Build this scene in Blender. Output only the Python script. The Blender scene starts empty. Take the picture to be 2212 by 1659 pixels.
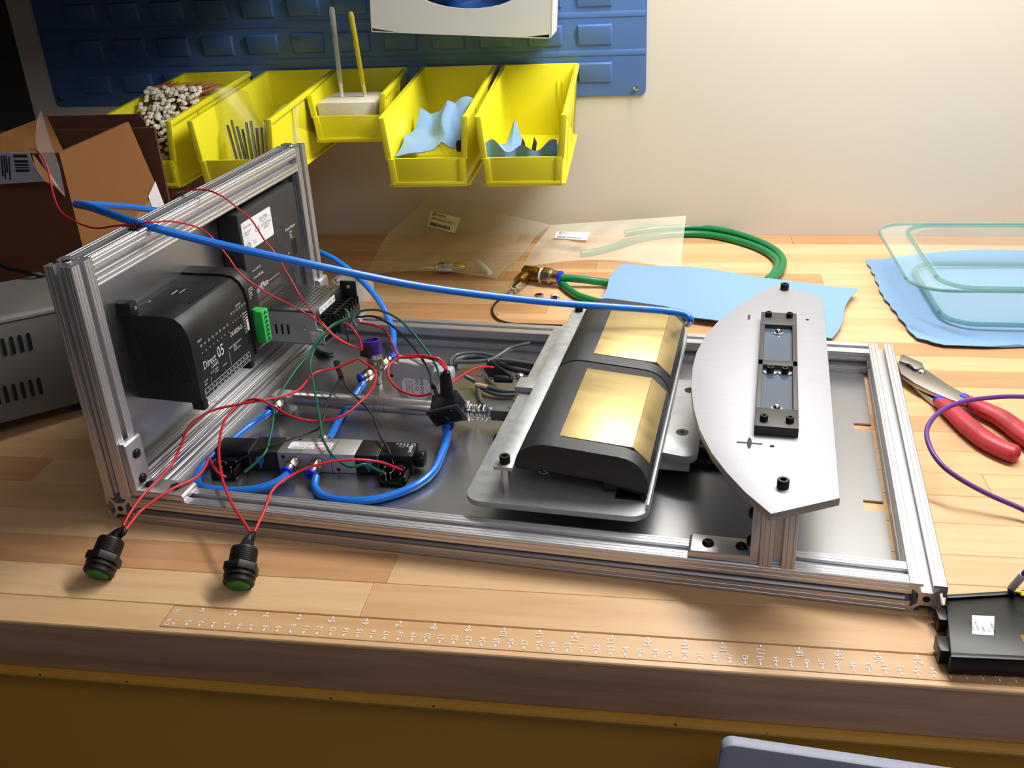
import bpy, math, random
from mathutils import Matrix, Vector
random.seed(7)
PI = math.pi
I = 0.0254          # everything below is laid out in inches and built in metres
ZB = 36.0           # bench top height above the floor (inches)
FX, FY, PHI = -4.28166, 4.17424, -0.0944207   # where the machine frame stands on the bench and how it is turned
L, D, H = 25.443, 16.349, 9.1                 # frame length to the end beam, depth, height of its upright end
YW = 35.53          # panel plane on the back wall
C = bpy.context.scene.collection

def W3(p): return Vector((p[0] * I, p[1] * I, (p[2] + ZB) * I))
def F2W(p):
    c, s = math.cos(PHI), math.sin(PHI)
    return (FX + c * p[0] - s * p[1], FY + s * p[0] + c * p[1], p[2])
def fpos(frame, p): return W3(F2W(p)) if frame == 'F' else W3(p)

# ---------------------------------------------------------------- camera, world, lights, exposure
cam_d = bpy.data.cameras.new('camera'); cam = bpy.data.objects.new('camera', cam_d); C.objects.link(cam)
yaw, pit, rol, fpx = 0.174410, 0.458716, -0.0512495, 2116.42
cy_, sy_, cp_, sp_ = math.cos(yaw), math.sin(yaw), math.cos(pit), math.sin(pit)
fw = Vector((-sy_ * cp_, cy_ * cp_, -sp_)); rt = Vector((cy_, sy_, 0)); up = rt.cross(fw)
r2 = rt * math.cos(rol) + up * math.sin(rol); u2 = up * math.cos(rol) - rt * math.sin(rol)
mw = Matrix((r2, u2, -fw)).transposed().to_4x4(); mw.translation = W3((14.3073, -21.2206, 18.3137))
cam.matrix_world = mw
cam_d.sensor_width = 36.0; cam_d.lens = fpx / 2212 * 36.0; cam_d.clip_start = 0.02; cam_d.clip_end = 30
bpy.context.scene.camera = cam
sc = bpy.context.scene
sc.view_settings.view_transform = 'Standard'; sc.view_settings.look = 'None'
sc.view_settings.gamma = 1.0; sc.view_settings.use_curve_mapping = False
sc.view_settings.exposure = 0.0
wd = bpy.data.worlds.new('world'); sc.world = wd; wd.use_nodes = True
wd.node_tree.nodes['Background'].inputs[0].default_value = (0.92, 0.9, 1.0, 1)
wd.node_tree.nodes['Background'].inputs[1].default_value = 0.14
def area(name, p, q, sx, sy, power, col):
    d = bpy.data.lights.new(name, 'AREA'); d.shape = 'RECTANGLE'; d.size = sx * I; d.size_y = sy * I
    d.energy = power; d.color = col
    o = bpy.data.objects.new(name, d); C.objects.link(o)
    o.location = W3(p); v = (W3(q) - W3(p)).normalized()
    o.rotation_euler = v.to_track_quat('-Z', 'Y').to_euler()
    return o
area('tube_light', (26, 23, 36), (22, 19, 0), 38, 6, 18.5, (1.0, 0.975, 0.93))
area('ceiling_light', (30, -40, 58), (14, 10, 0), 48, 24, 6.0, (0.95, 0.94, 1.0))  # unseen fill lamp, added to raise the ambient light
area('ceiling_light', (52, -6, 60), (14, 10, 0), 24, 48, 3.0, (0.97, 0.95, 1.0))  # second added fill, brightening from the right

# ---------------------------------------------------------------- materials
def lin(c): return tuple(((v / 255 + .055) / 1.055) ** 2.4 if v / 255 > .04045 else v / 255 / 12.92 for v in c)
def newmat(name):
    m = bpy.data.materials.new(name); m.use_nodes = True
    return m, m.node_tree, m.node_tree.nodes['Principled BSDF']
def mat(name, rgb, rough=.5, metal=0., noise=0., nscale=60., bump=0., stretch=None, spec=None, trans=0., alpha=1., ior=None, coat=0., sheen=0., rvar=0.):
    m, t, b = newmat(name); col = lin(rgb) + (1,)
    b.inputs['Base Color'].default_value = col
    b.inputs['Roughness'].default_value = rough; b.inputs['Metallic'].default_value = metal
    if spec is not None: b.inputs['Specular IOR Level'].default_value = spec
    if trans: b.inputs['Transmission Weight'].default_value = trans
    if ior: b.inputs['IOR'].default_value = ior
    if coat: b.inputs['Coat Weight'].default_value = coat
    if sheen: b.inputs['Sheen Weight'].default_value = sheen
    b.inputs['Alpha'].default_value = alpha
    if noise or bump or rvar:
        tc = t.nodes.new('ShaderNodeTexCoord'); mp = t.nodes.new('ShaderNodeMapping')
        s = stretch or (1, 1, 1); mp.inputs['Scale'].default_value = s
        t.links.new(tc.outputs['Object'], mp.inputs['Vector'])
        n = t.nodes.new('ShaderNodeTexNoise'); n.inputs['Scale'].default_value = nscale; n.inputs['Detail'].default_value = 5
        t.links.new(mp.outputs[0], n.inputs['Vector'])
        if noise:
            r = t.nodes.new('ShaderNodeMix'); r.data_type = 'RGBA'
            r.inputs['A'].default_value = tuple(min(1, v * (1 - noise)) for v in col[:3]) + (1,)
            r.inputs['B'].default_value = tuple(min(1, v * (1 + noise)) for v in col[:3]) + (1,)
            t.links.new(n.outputs['Fac'], r.inputs['Factor']); t.links.new(r.outputs['Result'], b.inputs['Base Color'])
        if rvar:
            mr = t.nodes.new('ShaderNodeMapRange'); mr.inputs['From Min'].default_value = .3; mr.inputs['From Max'].default_value = .7
            mr.inputs['To Min'].default_value = max(.02, rough - rvar); mr.inputs['To Max'].default_value = min(1, rough + rvar)
            t.links.new(n.outputs['Fac'], mr.inputs['Value']); t.links.new(mr.outputs[0], b.inputs['Roughness'])
        if bump:
            bp = t.nodes.new('ShaderNodeBump'); bp.inputs['Strength'].default_value = bump; bp.inputs['Distance'].default_value = .001
            t.links.new(n.outputs['Fac'], bp.inputs['Height']); t.links.new(bp.outputs[0], b.inputs['Normal'])
    return m
def wood(name, a, b_, grain, rough=.42):
    m, t, b = newmat(name)
    tc = t.nodes.new('ShaderNodeTexCoord'); oi = t.nodes.new('ShaderNodeObjectInfo')
    mp = t.nodes.new('ShaderNodeMapping'); mp.inputs['Scale'].default_value = (2.2, 28, 28)
    ad = t.nodes.new('ShaderNodeVectorMath'); ad.operation = 'MULTIPLY_ADD'
    ad.inputs[1].default_value = (7, 3, 5)
    cb = t.nodes.new('ShaderNodeCombineXYZ')
    for k in range(3): t.links.new(oi.outputs['Random'], cb.inputs[k])
    t.links.new(cb.outputs[0], ad.inputs[0]); t.links.new(tc.outputs['Object'], ad.inputs[2])
    t.links.new(ad.outputs[0], mp.inputs['Vector'])
    n = t.nodes.new('ShaderNodeTexNoise'); n.inputs['Scale'].default_value = 3.; n.inputs['Detail'].default_value = 7; n.inputs['Distortion'].default_value = .6
    t.links.new(mp.outputs[0], n.inputs['Vector'])
    n2 = t.nodes.new('ShaderNodeTexNoise'); n2.inputs['Scale'].default_value = 22.; n2.inputs['Detail'].default_value = 3
    t.links.new(mp.outputs[0], n2.inputs['Vector'])
    base = t.nodes.new('ShaderNodeMix'); base.data_type = 'RGBA'
    base.inputs['A'].default_value = lin(a) + (1,); base.inputs['B'].default_value = lin(b_) + (1,)
    t.links.new(oi.outputs['Random'], base.inputs['Factor'])
    g = t.nodes.new('ShaderNodeMix'); g.data_type = 'RGBA'; g.inputs['B'].default_value = lin(grain) + (1,)
    rr = t.nodes.new('ShaderNodeValToRGB'); rr.color_ramp.elements[0].position = .42; rr.color_ramp.elements[1].position = .8
    rr.color_ramp.elements[1].color = (.62, .62, .62, 1)
    t.links.new(n.outputs['Fac'], rr.inputs['Fac'])
    mu = t.nodes.new('ShaderNodeMath'); mu.operation = 'MULTIPLY_ADD'; mu.inputs[1].default_value = .25
    t.links.new(n2.outputs['Fac'], mu.inputs[0]); t.links.new(rr.outputs['Color'], mu.inputs[2])
    mu2 = t.nodes.new('ShaderNodeMath'); mu2.operation = 'SUBTRACT'; mu2.inputs[1].default_value = .08; mu2.use_clamp = True
    t.links.new(mu.outputs[0], mu2.inputs[0])
    t.links.new(mu2.outputs[0], g.inputs['Factor']); t.links.new(base.outputs['Result'], g.inputs['A'])
    t.links.new(g.outputs['Result'], b.inputs['Base Color']); b.inputs['Roughness'].default_value = rough
    return m
ALU = mat('anodised_aluminium', (204, 204, 208), .44, .92)
ALUP = mat('aluminium_plate', (182, 184, 186), .5, .6, noise=.06, nscale=120, bump=.12, rvar=.08)
ALUB = mat('brushed_aluminium_plate', (166, 166, 173), .6, .75, noise=.05, nscale=300, stretch=(.08, 1, 1), bump=.1)
STEEL = mat('chrome_steel', (215, 215, 218), .16, 1.)
BITM = mat('grey_bit_steel', (120, 122, 128), .35, .7)
STAIN = mat('stainless_tube', (215, 215, 218), .26, .95)
GALV = mat('galvanised_sheet', (168, 169, 173), .31, .95, noise=.05, nscale=9)
BLACK = mat('black_plastic', (19, 19, 22), .5, noise=.1, nscale=200, bump=.05)
BLACKG = mat('glossy_black_plastic', (13, 13, 16), .36, spec=.35)
RUBBER = mat('black_tape', (16, 16, 18), .45, bump=.3, nscale=120)
DKGREY = mat('dark_grey_plastic', (52, 52, 54), .5, bump=.04, nscale=400)
DARKST = mat('black_oxide_steel', (34, 34, 38), .38, .6)
SLED = mat('black_machined_plastic', (40, 41, 45), .5, noise=.14, nscale=40, stretch=(1, .2, 1), bump=.08)
HOLE = mat('dark_opening', (8, 8, 9), .9)
BRASS = mat('brushed_brass', (200, 178, 124), .44, .9, noise=.07, nscale=50, stretch=(.12, 1, 1), bump=.04, rvar=.06)
BRASSD = mat('old_brass', (150, 120, 58), .3, 1., noise=.1)
NICKEL = mat('nickel_plated_brass', (170, 160, 145), .26, 1.)
BLUET = mat('blue_tubing', (16, 118, 226), .28, coat=.3)
BLUEC = mat('blue_collar', (18, 48, 205), .4)
GREENT = mat('green_tubing', (10, 120, 70), .3)
REDW = mat('red_wire', (205, 28, 42), .4)
GREENW = mat('green_wire', (10, 96, 72), .4)
BLACKW = mat('black_wire', (24, 25, 26), .45)
GREYC = mat('grey_cable', (78, 82, 86), .38)
PURPW = mat('purple_cable', (96, 48, 140), .4)
PURPLE = mat('purple_cap', (62, 26, 140), .45)
WHITE = mat('white_label', (232, 232, 238), .5)
WHITEP = mat('white_print', (225, 228, 235), .6)
INK = mat('black_print', (28, 28, 34), .6)
REDI = mat('red_print', (205, 40, 36), .6)
BLUEI = mat('blue_print', (50, 50, 150), .6)
GREENP = mat('green_terminal_plastic', (40, 185, 80), .4)
GREENCAP = mat('green_button_cap', (12, 120, 28), .3)
YELLOW = mat('yellow_bin_plastic', (236, 228, 44), .4, spec=.4)
BLUEP = mat('blue_enamel_panel', (82, 118, 174), .36)
WALLM = mat('cream_wall_paint', (212, 206, 194), .8, noise=.02, nscale=5, bump=.03)
WALLD = mat('charcoal_wall_paint', (44, 46, 52), .8, bump=.02)  # dark charcoal base colour for left wall and overhead block
FLOORM = mat('grey_floor', (110, 108, 104), .6, noise=.1, nscale=20)
CEILM = mat('ceiling_tile', (210, 208, 200), .9, noise=.03)
YCAB = mat('yellow_enamel_steel', (192, 142, 52), .34, noise=.05, nscale=8)
YCHIP = mat('chipped_paint', (60, 42, 26), .7)
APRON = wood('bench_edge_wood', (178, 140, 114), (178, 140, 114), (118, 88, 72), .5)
MAPLE = wood('maple_stave', (222, 186, 142), (210, 168, 122), (190, 144, 100))
MAPLED = wood('maple_stave_dark', (202, 156, 112), (190, 142, 100), (164, 116, 78))
PAPERB = mat('white_card', (222, 222, 218), .7, noise=.02)
CLOTH = mat('blue_wipe', (122, 160, 200), .9, noise=.08, nscale=300, bump=.25, sheen=.2)
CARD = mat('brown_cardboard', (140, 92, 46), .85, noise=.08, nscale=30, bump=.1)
CARDD = mat('dark_brown_cardboard', (96, 58, 38), .85, noise=.1, nscale=30)  # same cardboard with the shade mixed into its colour
GREYDEV = mat('grey_painted_steel', (108, 106, 102), .5, noise=.03, nscale=300, bump=.05)
REDGRIP = mat('red_vinyl_grip', (176, 44, 58), .42)
PLIERM = mat('plier_steel', (176, 174, 168), .3, 1., noise=.06)
FOAM = mat('white_foam', (228, 222, 205), .95, bump=.5, nscale=150)
SWABW = mat('cotton', (235, 230, 215), .95); SWABS = mat('swab_stick_wood', (170, 110, 70), .8)
STRING = mat('string_fibre', (215, 200, 170), .9)
PALEP = mat('pale_grey_plastic', (150, 156, 176), .5, noise=.03)
TAPER = mat('clear_tape_roll', (232, 228, 226), .35, trans=.25)
TAPEC = mat('packing_tape', (206, 170, 112), .3, alpha=.45)
YREFL = mat('yellow_reflective_smear', (170, 158, 80), .4, metal=.8)  # reflection of the yellow bins as a flat colour, not used
PCB = mat('green_circuit_board', (70, 150, 120), .5)
COPPER = mat('copper', (200, 110, 50), .3, 1.)
def clear(name, rgb, alpha, rough=.12):
    m, t, b = newmat(name)
    b.inputs['Base Color'].default_value = lin(rgb) + (1,); b.inputs['Roughness'].default_value = rough
    b.inputs['Alpha'].default_value = alpha; return m
BAGM = clear('clear_polythene', (222, 216, 190), .34)
BAGM2 = clear('milky_polythene', (232, 228, 212), .42, .2)
FILMM = clear('clear_film', (150, 146, 150), .16)
RULERM = clear('clear_ruler_film', (214, 170, 110), .05, .3)
VIAL = clear('clear_glass_tube', (200, 200, 190), .34, .05)
def glass():
    m, t, b = newmat('greenish_glass')
    b.inputs['Base Color'].default_value = (.86, .98, .96, 1); b.inputs['Roughness'].default_value = .02
    b.inputs['Transmission Weight'].default_value = 1; b.inputs['IOR'].default_value = 1.3
    return m
GLASS = clear('clear_greenish_glass', (196, 226, 224), .13, .03)
GLASSR = clear('teal_glass_edge', (70, 150, 142), .5, .05)
PRINTW = mat('white_ruler_print', (250, 250, 250), .6)
SLIDE = mat('sensor_window', (70, 86, 108), .12, spec=.6)

# ---------------------------------------------------------------- geometry builder (coordinates in inches)
def V(*a): return Vector(a)
class B:
    def __init__(s): s.v = []; s.f = []; s.m = []; s.mi = 0
    def use(s, k): s.mi = k; return s
    def add(s, vs, fs):
        n = len(s.v); s.v += [Vector(v) for v in vs]; s.f += [tuple(i + n for i in f) for f in fs]; s.m += [s.mi] * len(fs); return s
    def box(s, x0, y0, z0, x1, y1, z1, M=None):
        vs = [V(x, y, z) for z in (z0, z1) for y in (y0, y1) for x in (x0, x1)]
        if M: vs = [M @ v for v in vs]
        return s.add(vs, [(0, 2, 3, 1), (4, 5, 7, 6), (0, 1, 5, 4), (2, 6, 7, 3), (0, 4, 6, 2), (1, 3, 7, 5)])
    def hexa(s, q0, q1):
        return s.add(list(q0) + list(q1), [(0, 3, 2, 1), (4, 5, 6, 7), (0, 1, 5, 4), (1, 2, 6, 5), (2, 3, 7, 6), (3, 0, 4, 7)])
    def cyl(s, p, q, r, n=20, r2=None, caps=True):
        p, q = Vector(p), Vector(q); d = (q - p).normalized(); r2 = r if r2 is None else r2
        a = d.orthogonal().normalized(); b = d.cross(a); k = PI / n if n == 6 else 0
        vs = []
        for c, rr in ((p, r), (q, r2)):
            vs += [c + (a * math.cos(2 * PI * i / n + k) + b * math.sin(2 * PI * i / n + k)) * rr for i in range(n)]
        fs = [(i, (i + 1) % n, n + (i + 1) % n, n + i) for i in range(n)]
        if caps: fs += [tuple(range(n))[::-1], tuple(range(n, 2 * n))]
        return s.add(vs, fs)
    def lathe(s, p, d, prof, n=24):
        p = Vector(p); d = Vector(d).normalized(); a = d.orthogonal().normalized(); b = d.cross(a); vs = []
        for h, r in prof: vs += [p + d * h + (a * math.cos(2 * PI * i / n) + b * math.sin(2 * PI * i / n)) * max(r, 1e-4) for i in range(n)]
        fs = [(k * n + i, k * n + (i + 1) % n, (k + 1) * n + (i + 1) % n, (k + 1) * n + i) for k in range(len(prof) - 1) for i in range(n)]
        return s.add(vs, fs)
    def prism(s, poly, ax, a, b, M=None):
        # poly: 2-D points in the other two axes, in cyclic order (x: y,z ; y: x,z ; z: x,y)
        def mk(u, v, h): return {'x': V(h, u, v), 'y': V(u, h, v), 'z': V(u, v, h)}[ax]
        n = len(poly); vs = [mk(u, v, a) for u, v in poly] + [mk(u, v, b) for u, v in poly]
        if M: vs = [M @ v for v in vs]
        fs = [(i, (i + 1) % n, n + (i + 1) % n, n + i) for i in range(n)] + [tuple(range(n))[::-1], tuple(range(n, 2 * n))]
        return s.add(vs, fs)
    def tube(s, pts, r, n=10, sub=6, caps=True, smooth=True):
        P = [Vector(p) for p in pts]
        if smooth and len(P) > 2:
            Q = [P[0] * 2 - P[1]] + P + [P[-1] * 2 - P[-2]]; out = []
            for i in range(1, len(Q) - 2):
                a, b, c, d = Q[i - 1:i + 3]
                for k in range(sub):
                    t = k / sub; out.append(.5 * ((2 * b) + (c - a) * t + (2 * a - 5 * b + 4 * c - d) * t * t + (3 * b - a - 3 * c + d) * t ** 3))
            out.append(P[-1]); P = out
        T = [(P[min(i + 1, len(P) - 1)] - P[max(i - 1, 0)]).normalized() for i in range(len(P))]
        a = T[0].orthogonal().normalized(); vs = []
        for i, p in enumerate(P):
            a = (a - T[i] * a.dot(T[i])); a = a.normalized() if a.length > 1e-6 else T[i].orthogonal().normalized(); b = T[i].cross(a)
            vs += [p + (a * math.cos(2 * PI * k / n) + b * math.sin(2 * PI * k / n)) * r for k in range(n)]
        m = len(P)
        fs = [(i * n + k, i * n + (k + 1) % n, (i + 1) * n + (k + 1) % n, (i + 1) * n + k) for i in range(m - 1) for k in range(n)]
        if caps: fs += [tuple(range(n))[::-1], tuple(range((m - 1) * n, m * n))]
        return s.add(vs, fs)
    def ball(s, c, r, n=14, sc=(1, 1, 1)):
        c = Vector(c); vs = []; k = n // 2
        for j in range(k + 1):
            t = PI * j / k
            vs += [c + V(r * sc[0] * math.sin(t) * math.cos(2 * PI * i / n), r * sc[1] * math.sin(t) * math.sin(2 * PI * i / n), r * sc[2] * math.cos(t)) for i in range(n)]
        return s.add(vs, [(j * n + i, (j + 1) * n + i, (j + 1) * n + (i + 1) % n, j * n + (i + 1) % n) for j in range(k) for i in range(n)])
    def grid(s, fn, nu, nv, thick=0.):
        vs = [Vector(fn(i / nu, j / nv)) for j in range(nv + 1) for i in range(nu + 1)]; w = nu + 1
        fs = [(j * w + i, j * w + i + 1, (j + 1) * w + i + 1, (j + 1) * w + i) for j in range(nv) for i in range(nu)]
        if thick:
            n = len(vs); vs += [v - V(0, 0, thick) for v in vs]; fs += [tuple(a + n for a in f[::-1]) for f in fs]
            rim = [i for i in range(w)] + [j * w + nu for j in range(1, nv + 1)] + [nv * w + i for i in range(nu - 1, -1, -1)] + [j * w for j in range(nv - 1, 0, -1)]
            fs += [(rim[i], rim[i] + n, rim[(i + 1) % len(rim)] + n, rim[(i + 1) % len(rim)]) for i in range(len(rim))]
        return s.add(vs, fs)
    def torus(s, c, ax, R, r, n=24, k=10, a0=0, a1=2 * PI):
        c = Vector(c); ax = Vector(ax).normalized(); a = ax.orthogonal().normalized(); b = ax.cross(a)
        full = abs(a1 - a0 - 2 * PI) < 1e-6
        pts = [c + (a * math.cos(a0 + (a1 - a0) * i / n) + b * math.sin(a0 + (a1 - a0) * i / n)) * R for i in range(n + 1)]
        return s.tube(pts, r, k, smooth=False, caps=not full)
    def xf(s, M): s.v = [M @ v for v in s.v]; return s

ORG = {}
def place(o, frame, org, rz=0):
    o.location = fpos(frame, org); o.rotation_euler = (0, 0, (PHI if frame == 'F' else 0) + rz)
def thing(name, label, cat, org, frame='F', group=None, rot=None, loc=None, kind=None):
    """Empty at a thing's base; frame 'F' machine coordinates, 'W' bench coordinates, 'L' own coordinates at loc/rot (bench)."""
    o = bpy.data.objects.new(name, None); C.objects.link(o); o.empty_display_size = .01
    if frame == 'L':
        o.location = W3(loc); o.rotation_euler = rot or (0, 0, 0); org = (0, 0, 0)
    else: place(o, frame, org)
    ORG[o.name] = Vector(org); o['label'] = label; o['category'] = cat
    if group: o['group'] = group
    if kind: o['kind'] = kind
    return o
def mesh_of(b, name, org, mats, bevel=0., seg=2, angle=35, smooth=True):
    me = bpy.data.meshes.new(name)
    me.from_pydata([tuple((v - Vector(org)) * I) for v in b.v], [], b.f)
    for m in mats: me.materials.append(m)
    if len(mats) > 1: me.polygons.foreach_set('material_index', b.m)
    import bmesh
    bm = bmesh.new(); bm.from_mesh(me)
    bmesh.ops.remove_doubles(bm, verts=bm.verts, dist=1e-6)
    bmesh.ops.recalc_face_normals(bm, faces=bm.faces)
    if bevel:
        es = [e for e in bm.edges if len(e.link_faces) == 2 and e.calc_face_angle(0) > math.radians(30)]
        bmesh.ops.bevel(bm, geom=es, offset=bevel * I, segments=seg, affect='EDGES', profile=.5, clamp_overlap=True)
    bm.to_mesh(me); bm.free()
    if smooth:
        me.polygons.foreach_set('use_smooth', [True] * len(me.polygons)); me.set_sharp_from_angle(angle=math.radians(angle))
    me.update(); return me
def part(par, name, b, m, bevel=0., label=None, kind=None, **k):
    org = ORG[par.name]; mats = m if isinstance(m, (list, tuple)) else [m]
    o = bpy.data.objects.new(name, mesh_of(b, name, org, mats, bevel, **k)); C.objects.link(o); o.parent = par
    ORG[o.name] = org
    if label: o['label'] = label
    if kind: o['kind'] = kind
    return o
def solo(name, label, cat, b, m, frame='F', bevel=0., group=None, kind=None, **k):
    n = len(b.v); c = (sum(v.x for v in b.v) / n, sum(v.y for v in b.v) / n, min(v.z for v in b.v))
    mats = m if isinstance(m, (list, tuple)) else [m]
    o = bpy.data.objects.new(name, mesh_of(b, name, c, mats, bevel, **k)); C.objects.link(o); place(o, frame, c)
    ORG[o.name] = Vector(c)
    if label: o['label'] = label
    if cat: o['category'] = cat
    if group: o['group'] = group
    if kind: o['kind'] = kind
    return o
def inst(par, name, me, p, rot=(0, 0, 0)):
    """another copy of a small part's mesh (built about its own origin) at p"""
    o = bpy.data.objects.new(name, me); C.objects.link(o); o.parent = par
    o.location = (Vector(p) - ORG[par.name]) * I; o.rotation_euler = rot; ORG[o.name] = ORG[par.name]; return o
_tx = {}
def text(b, s, size, p, r, u, align='L', sx=1.):
    """flat lettering added to builder b: p start, r reading direction, u up direction"""
    if s not in _tx:
        cu = bpy.data.curves.new('t', 'FONT'); cu.body = s; cu.size = 1; cu.resolution_u = 2
        ob = bpy.data.objects.new('t', cu); me = bpy.data.meshes.new_from_object(ob)
        vs = [tuple(v.co) for v in me.vertices]; fs = [tuple(q.vertices) for q in me.polygons]
        bpy.data.objects.remove(ob); bpy.data.curves.remove(cu); bpy.data.meshes.remove(me); _tx[s] = (vs, fs)
    vs, fs = _tx[s]
    if not vs: return
    wd_ = max(v[0] for v in vs); k = size / .72
    r = Vector(r).normalized(); u = Vector(u); u = (u - r * u.dot(r)).normalized(); p = Vector(p)
    off = {'L': 0, 'C': -wd_ / 2, 'R': -wd_}[align]
    b.add([p + r * (v[0] + off) * k * sx + u * v[1] * k for v in vs], fs)
def rrect(x0, y0, x1, y1, r, n=6, corners=(1, 1, 1, 1)):
    out = []
    for (cx, cy, a, on) in ((x0 + r, y0 + r, PI, corners[0]), (x1 - r, y0 + r, 1.5 * PI, corners[1]), (x1 - r, y1 - r, 0, corners[2]), (x0 + r, y1 - r, .5 * PI, corners[3])):
        if on: out += [(cx + r * math.cos(a + PI / 2 * i / n), cy + r * math.sin(a + PI / 2 * i / n)) for i in range(n + 1)]
        else: out.append((cx + (-r if cx - x0 == r else r), cy + (-r if cy - y0 == r else r)))
    return out
def W_F(p): return F2W(p)

# ---------------------------------------------------------------- the room
def struct(name, b, m, label, bevel=0., **k):
    return solo(name, label, None, b, m, 'W', bevel, kind='structure', **k)
struct('wall_back', B().box(-25, YW + .12, -36, 75, YW + 3, 62), WALLM, 'cream painted wall behind the bench')
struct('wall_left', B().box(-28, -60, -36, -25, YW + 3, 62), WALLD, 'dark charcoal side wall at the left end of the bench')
struct('wall_right', B().box(75, -60, -36, 78, YW + 3, 62), WALLM, 'cream painted side wall at the far right')
struct('floor', B().box(-28, -60, -37, 78, YW + 3, -36), FLOORM, 'grey floor under the bench')
struct('ceiling', B().box(-28, -60, 62, 78, YW + 3, 64), CEILM, 'pale ceiling above the bench')

# ---------------------------------------------------------------- workbench: butcher block top of staves, yellow steel body
bench = thing('workbench', 'long workbench with a maple butcher-block top and yellow steel body', 'workbench', (20, 10, -36), 'W')
rows = [-1.1, .09, 1.66, 3.15, 4.61, 6.3, 7.93, 9.4, 10.9, 12.3, 13.5, 14.74, 16.1, 17.6, 19.0, 20.37, 22.3, 23.1, 24.34, 26.07, 27.6, 29.2, 30.8, 32.4, 34.0, YW + .1]
cuts = {0: [], 1: [5.73, 34], 2: [-14, 6.1, 28], 3: [-9, 14.5, 33]}
darkrow = {2: (0, 1), 3: (0,), 15: (1, 2), 22: (1,), 18: (0,), 10: (2,), 4: (0,), 20: (0, 2)}
rs = random.Random(3)
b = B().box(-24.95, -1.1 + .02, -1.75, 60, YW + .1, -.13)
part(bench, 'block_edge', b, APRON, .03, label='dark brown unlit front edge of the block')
for j in range(len(rows) - 1):
    xs = [-24.95] + sorted(cuts.get(j, [rs.uniform(-14, -2), rs.uniform(2, 14), rs.uniform(18, 30)])) + [60.]
    for k in range(len(xs) - 1):
        g = .006
        dk = k in darkrow.get(j, ()) or (j > 3 and rs.random() < .2)
        z = rs.uniform(-.004, 0)
        part(bench, 'stave', B().box(xs[k] + g, rows[j] + g - (.02 if j == 0 else 0), -.14, xs[k + 1] - g, rows[j + 1] - g, z), MAPLED if dk else MAPLE, .012 if j else .03, seg=1)
b = B().prism([(-.98, -1.76), (-1.2, -1.77), (-1.29, -1.82), (-1.32, -1.9), (-1.29, -2.0), (-1.2, -2.06), (-.8, -2.1), (-.62, -2.2), (-.6, -30), (30, -30), (30, -1.75)], 'x', -24.8, 60)
body = part(bench, 'steel_body', b, YCAB, 0)
b = B()
for x, y, z in ((5.1, 0, -1.84), (8.1, 0, -1.84), (14.8, 0, -1.8), (17.2, 0, -1.87), (18.15, 0, -1.88), (18.5, 0, -1.9), (-1.2, 0, -1.84), (-4, 0, -1.84), (22.6, 0, -1.9)):
    b.ball((x, -1.3, z - .02), .045, 8, (1.1, .3, .9))
part(bench, 'paint_chip', b, YCHIP, kind='stuff')
# self-adhesive ruler along the front edge
rul = thing('ruler', 'clear adhesive ruler with white inch and centimetre marks on the bench edge', 'ruler', (10, -.4, 0), 'W')
b = B().box(.06, -.9, .002, 36, .04, .01); part(rul, 'film', b, RULERM)
b = B()
for y0, y1 in ((-.905, -.885), (.03, .045)):
    b.box(.06, y0, .004, 36, y1, .012)
b.box(.05, -.9, .004, .07, .04, .012)
part(rul, 'film_edge', b, mat('dirty_film_edge', (158, 122, 82), .6))
b = B()
text(b, 'In.', .17, (.33, -.3, .014), (0, 1, 0), (-1, 0, 0)); text(b, 'cm.', .17, (.27, -.85, .014), (0, 1, 0), (-1, 0, 0))
for k in range(1, 36):
    b.box(k - .02, -.1, .012, k + .02, .0, .014); text(b, str(k), .2, (k + .09, -.14, .014), (0, 1, 0), (-1, 0, 0), 'R')
for k in range(1, 89):
    x = .02 + k / 2.54; b.box(x - .018, -.8, .012, x + .018, -.69, .014); text(b, str(k), .165, (x + .08, -.67, .014), (0, 1, 0), (-1, 0, 0))
part(rul, 'print', b, PRINTW, smooth=False)
# pale rounded panel in front of the bench, bottom right
MR = Matrix.Translation((15.9, -3.2, -.42)) @ Matrix.Rotation(math.radians(5.2), 4, 'Y')
b = B().prism(rrect(0, -9, 11.5, 0, .28), 'y', 0, .35, MR)
pn = solo('panel', 'pale grey rounded plastic panel upright in front of the yellow bench body', 'panel', b, PALEP, 'W', .05)
b = B(); text(b, '- - ..', .1, MR @ V(2.2, -.02, -.75), MR.to_3x3() @ V(1, 0, 0), MR.to_3x3() @ V(0, 0, 1)); part(pn, 'scuff_print', b, mat('faded_print', (110, 112, 130), .6))

solo('overhead_cabinet', 'dark steel cabinet fixed to the wall above the left half of the louvred panel', 'cabinet', B().box(-25, 23.5, 16.8, -3.5, YW + .1, 40), WALLD, 'W', .1)  # out of view, added to keep light off the panel's left half

# ---------------------------------------------------------------- blue louvred panel on the wall
lp = thing('louvred_panel', 'blue enamelled louvred steel panel screwed to the wall', 'wall panel', (-5.3, YW, 8.15), 'W')
part(lp, 'back_plate', B().prism(rrect(-23.3, 8.15, 12.75, 16.7, .35), 'y', YW, YW + .1), BLUEP, .02)
me = mesh_of(B().add([(0, 0, 0), (1.92, 0, 0), (1.92, 0, 1.1), (0, 0, 1.1), (.07, -.1, .05), (1.85, -.1, .05), (1.85, -.26, 1.04), (.07, -.26, 1.04)],
    [(0, 1, 5, 4), (1, 2, 6, 5), (3, 0, 4, 7), (2, 3, 7, 6), (4, 5, 6, 7)]), 'louvre', (0, 0, 0), [BLUEP], .03)
for r in range(4):
    for k in range(12): inst(lp, 'louvre', me, (8.96 - 2.75 * k, YW, 8.9 + 2 * r))
me = mesh_of(B().box(-18, 0, 0, 18, -.035, .3), 'pressed_rib', (0, 0, 0), [BLUEP], .03)
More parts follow.
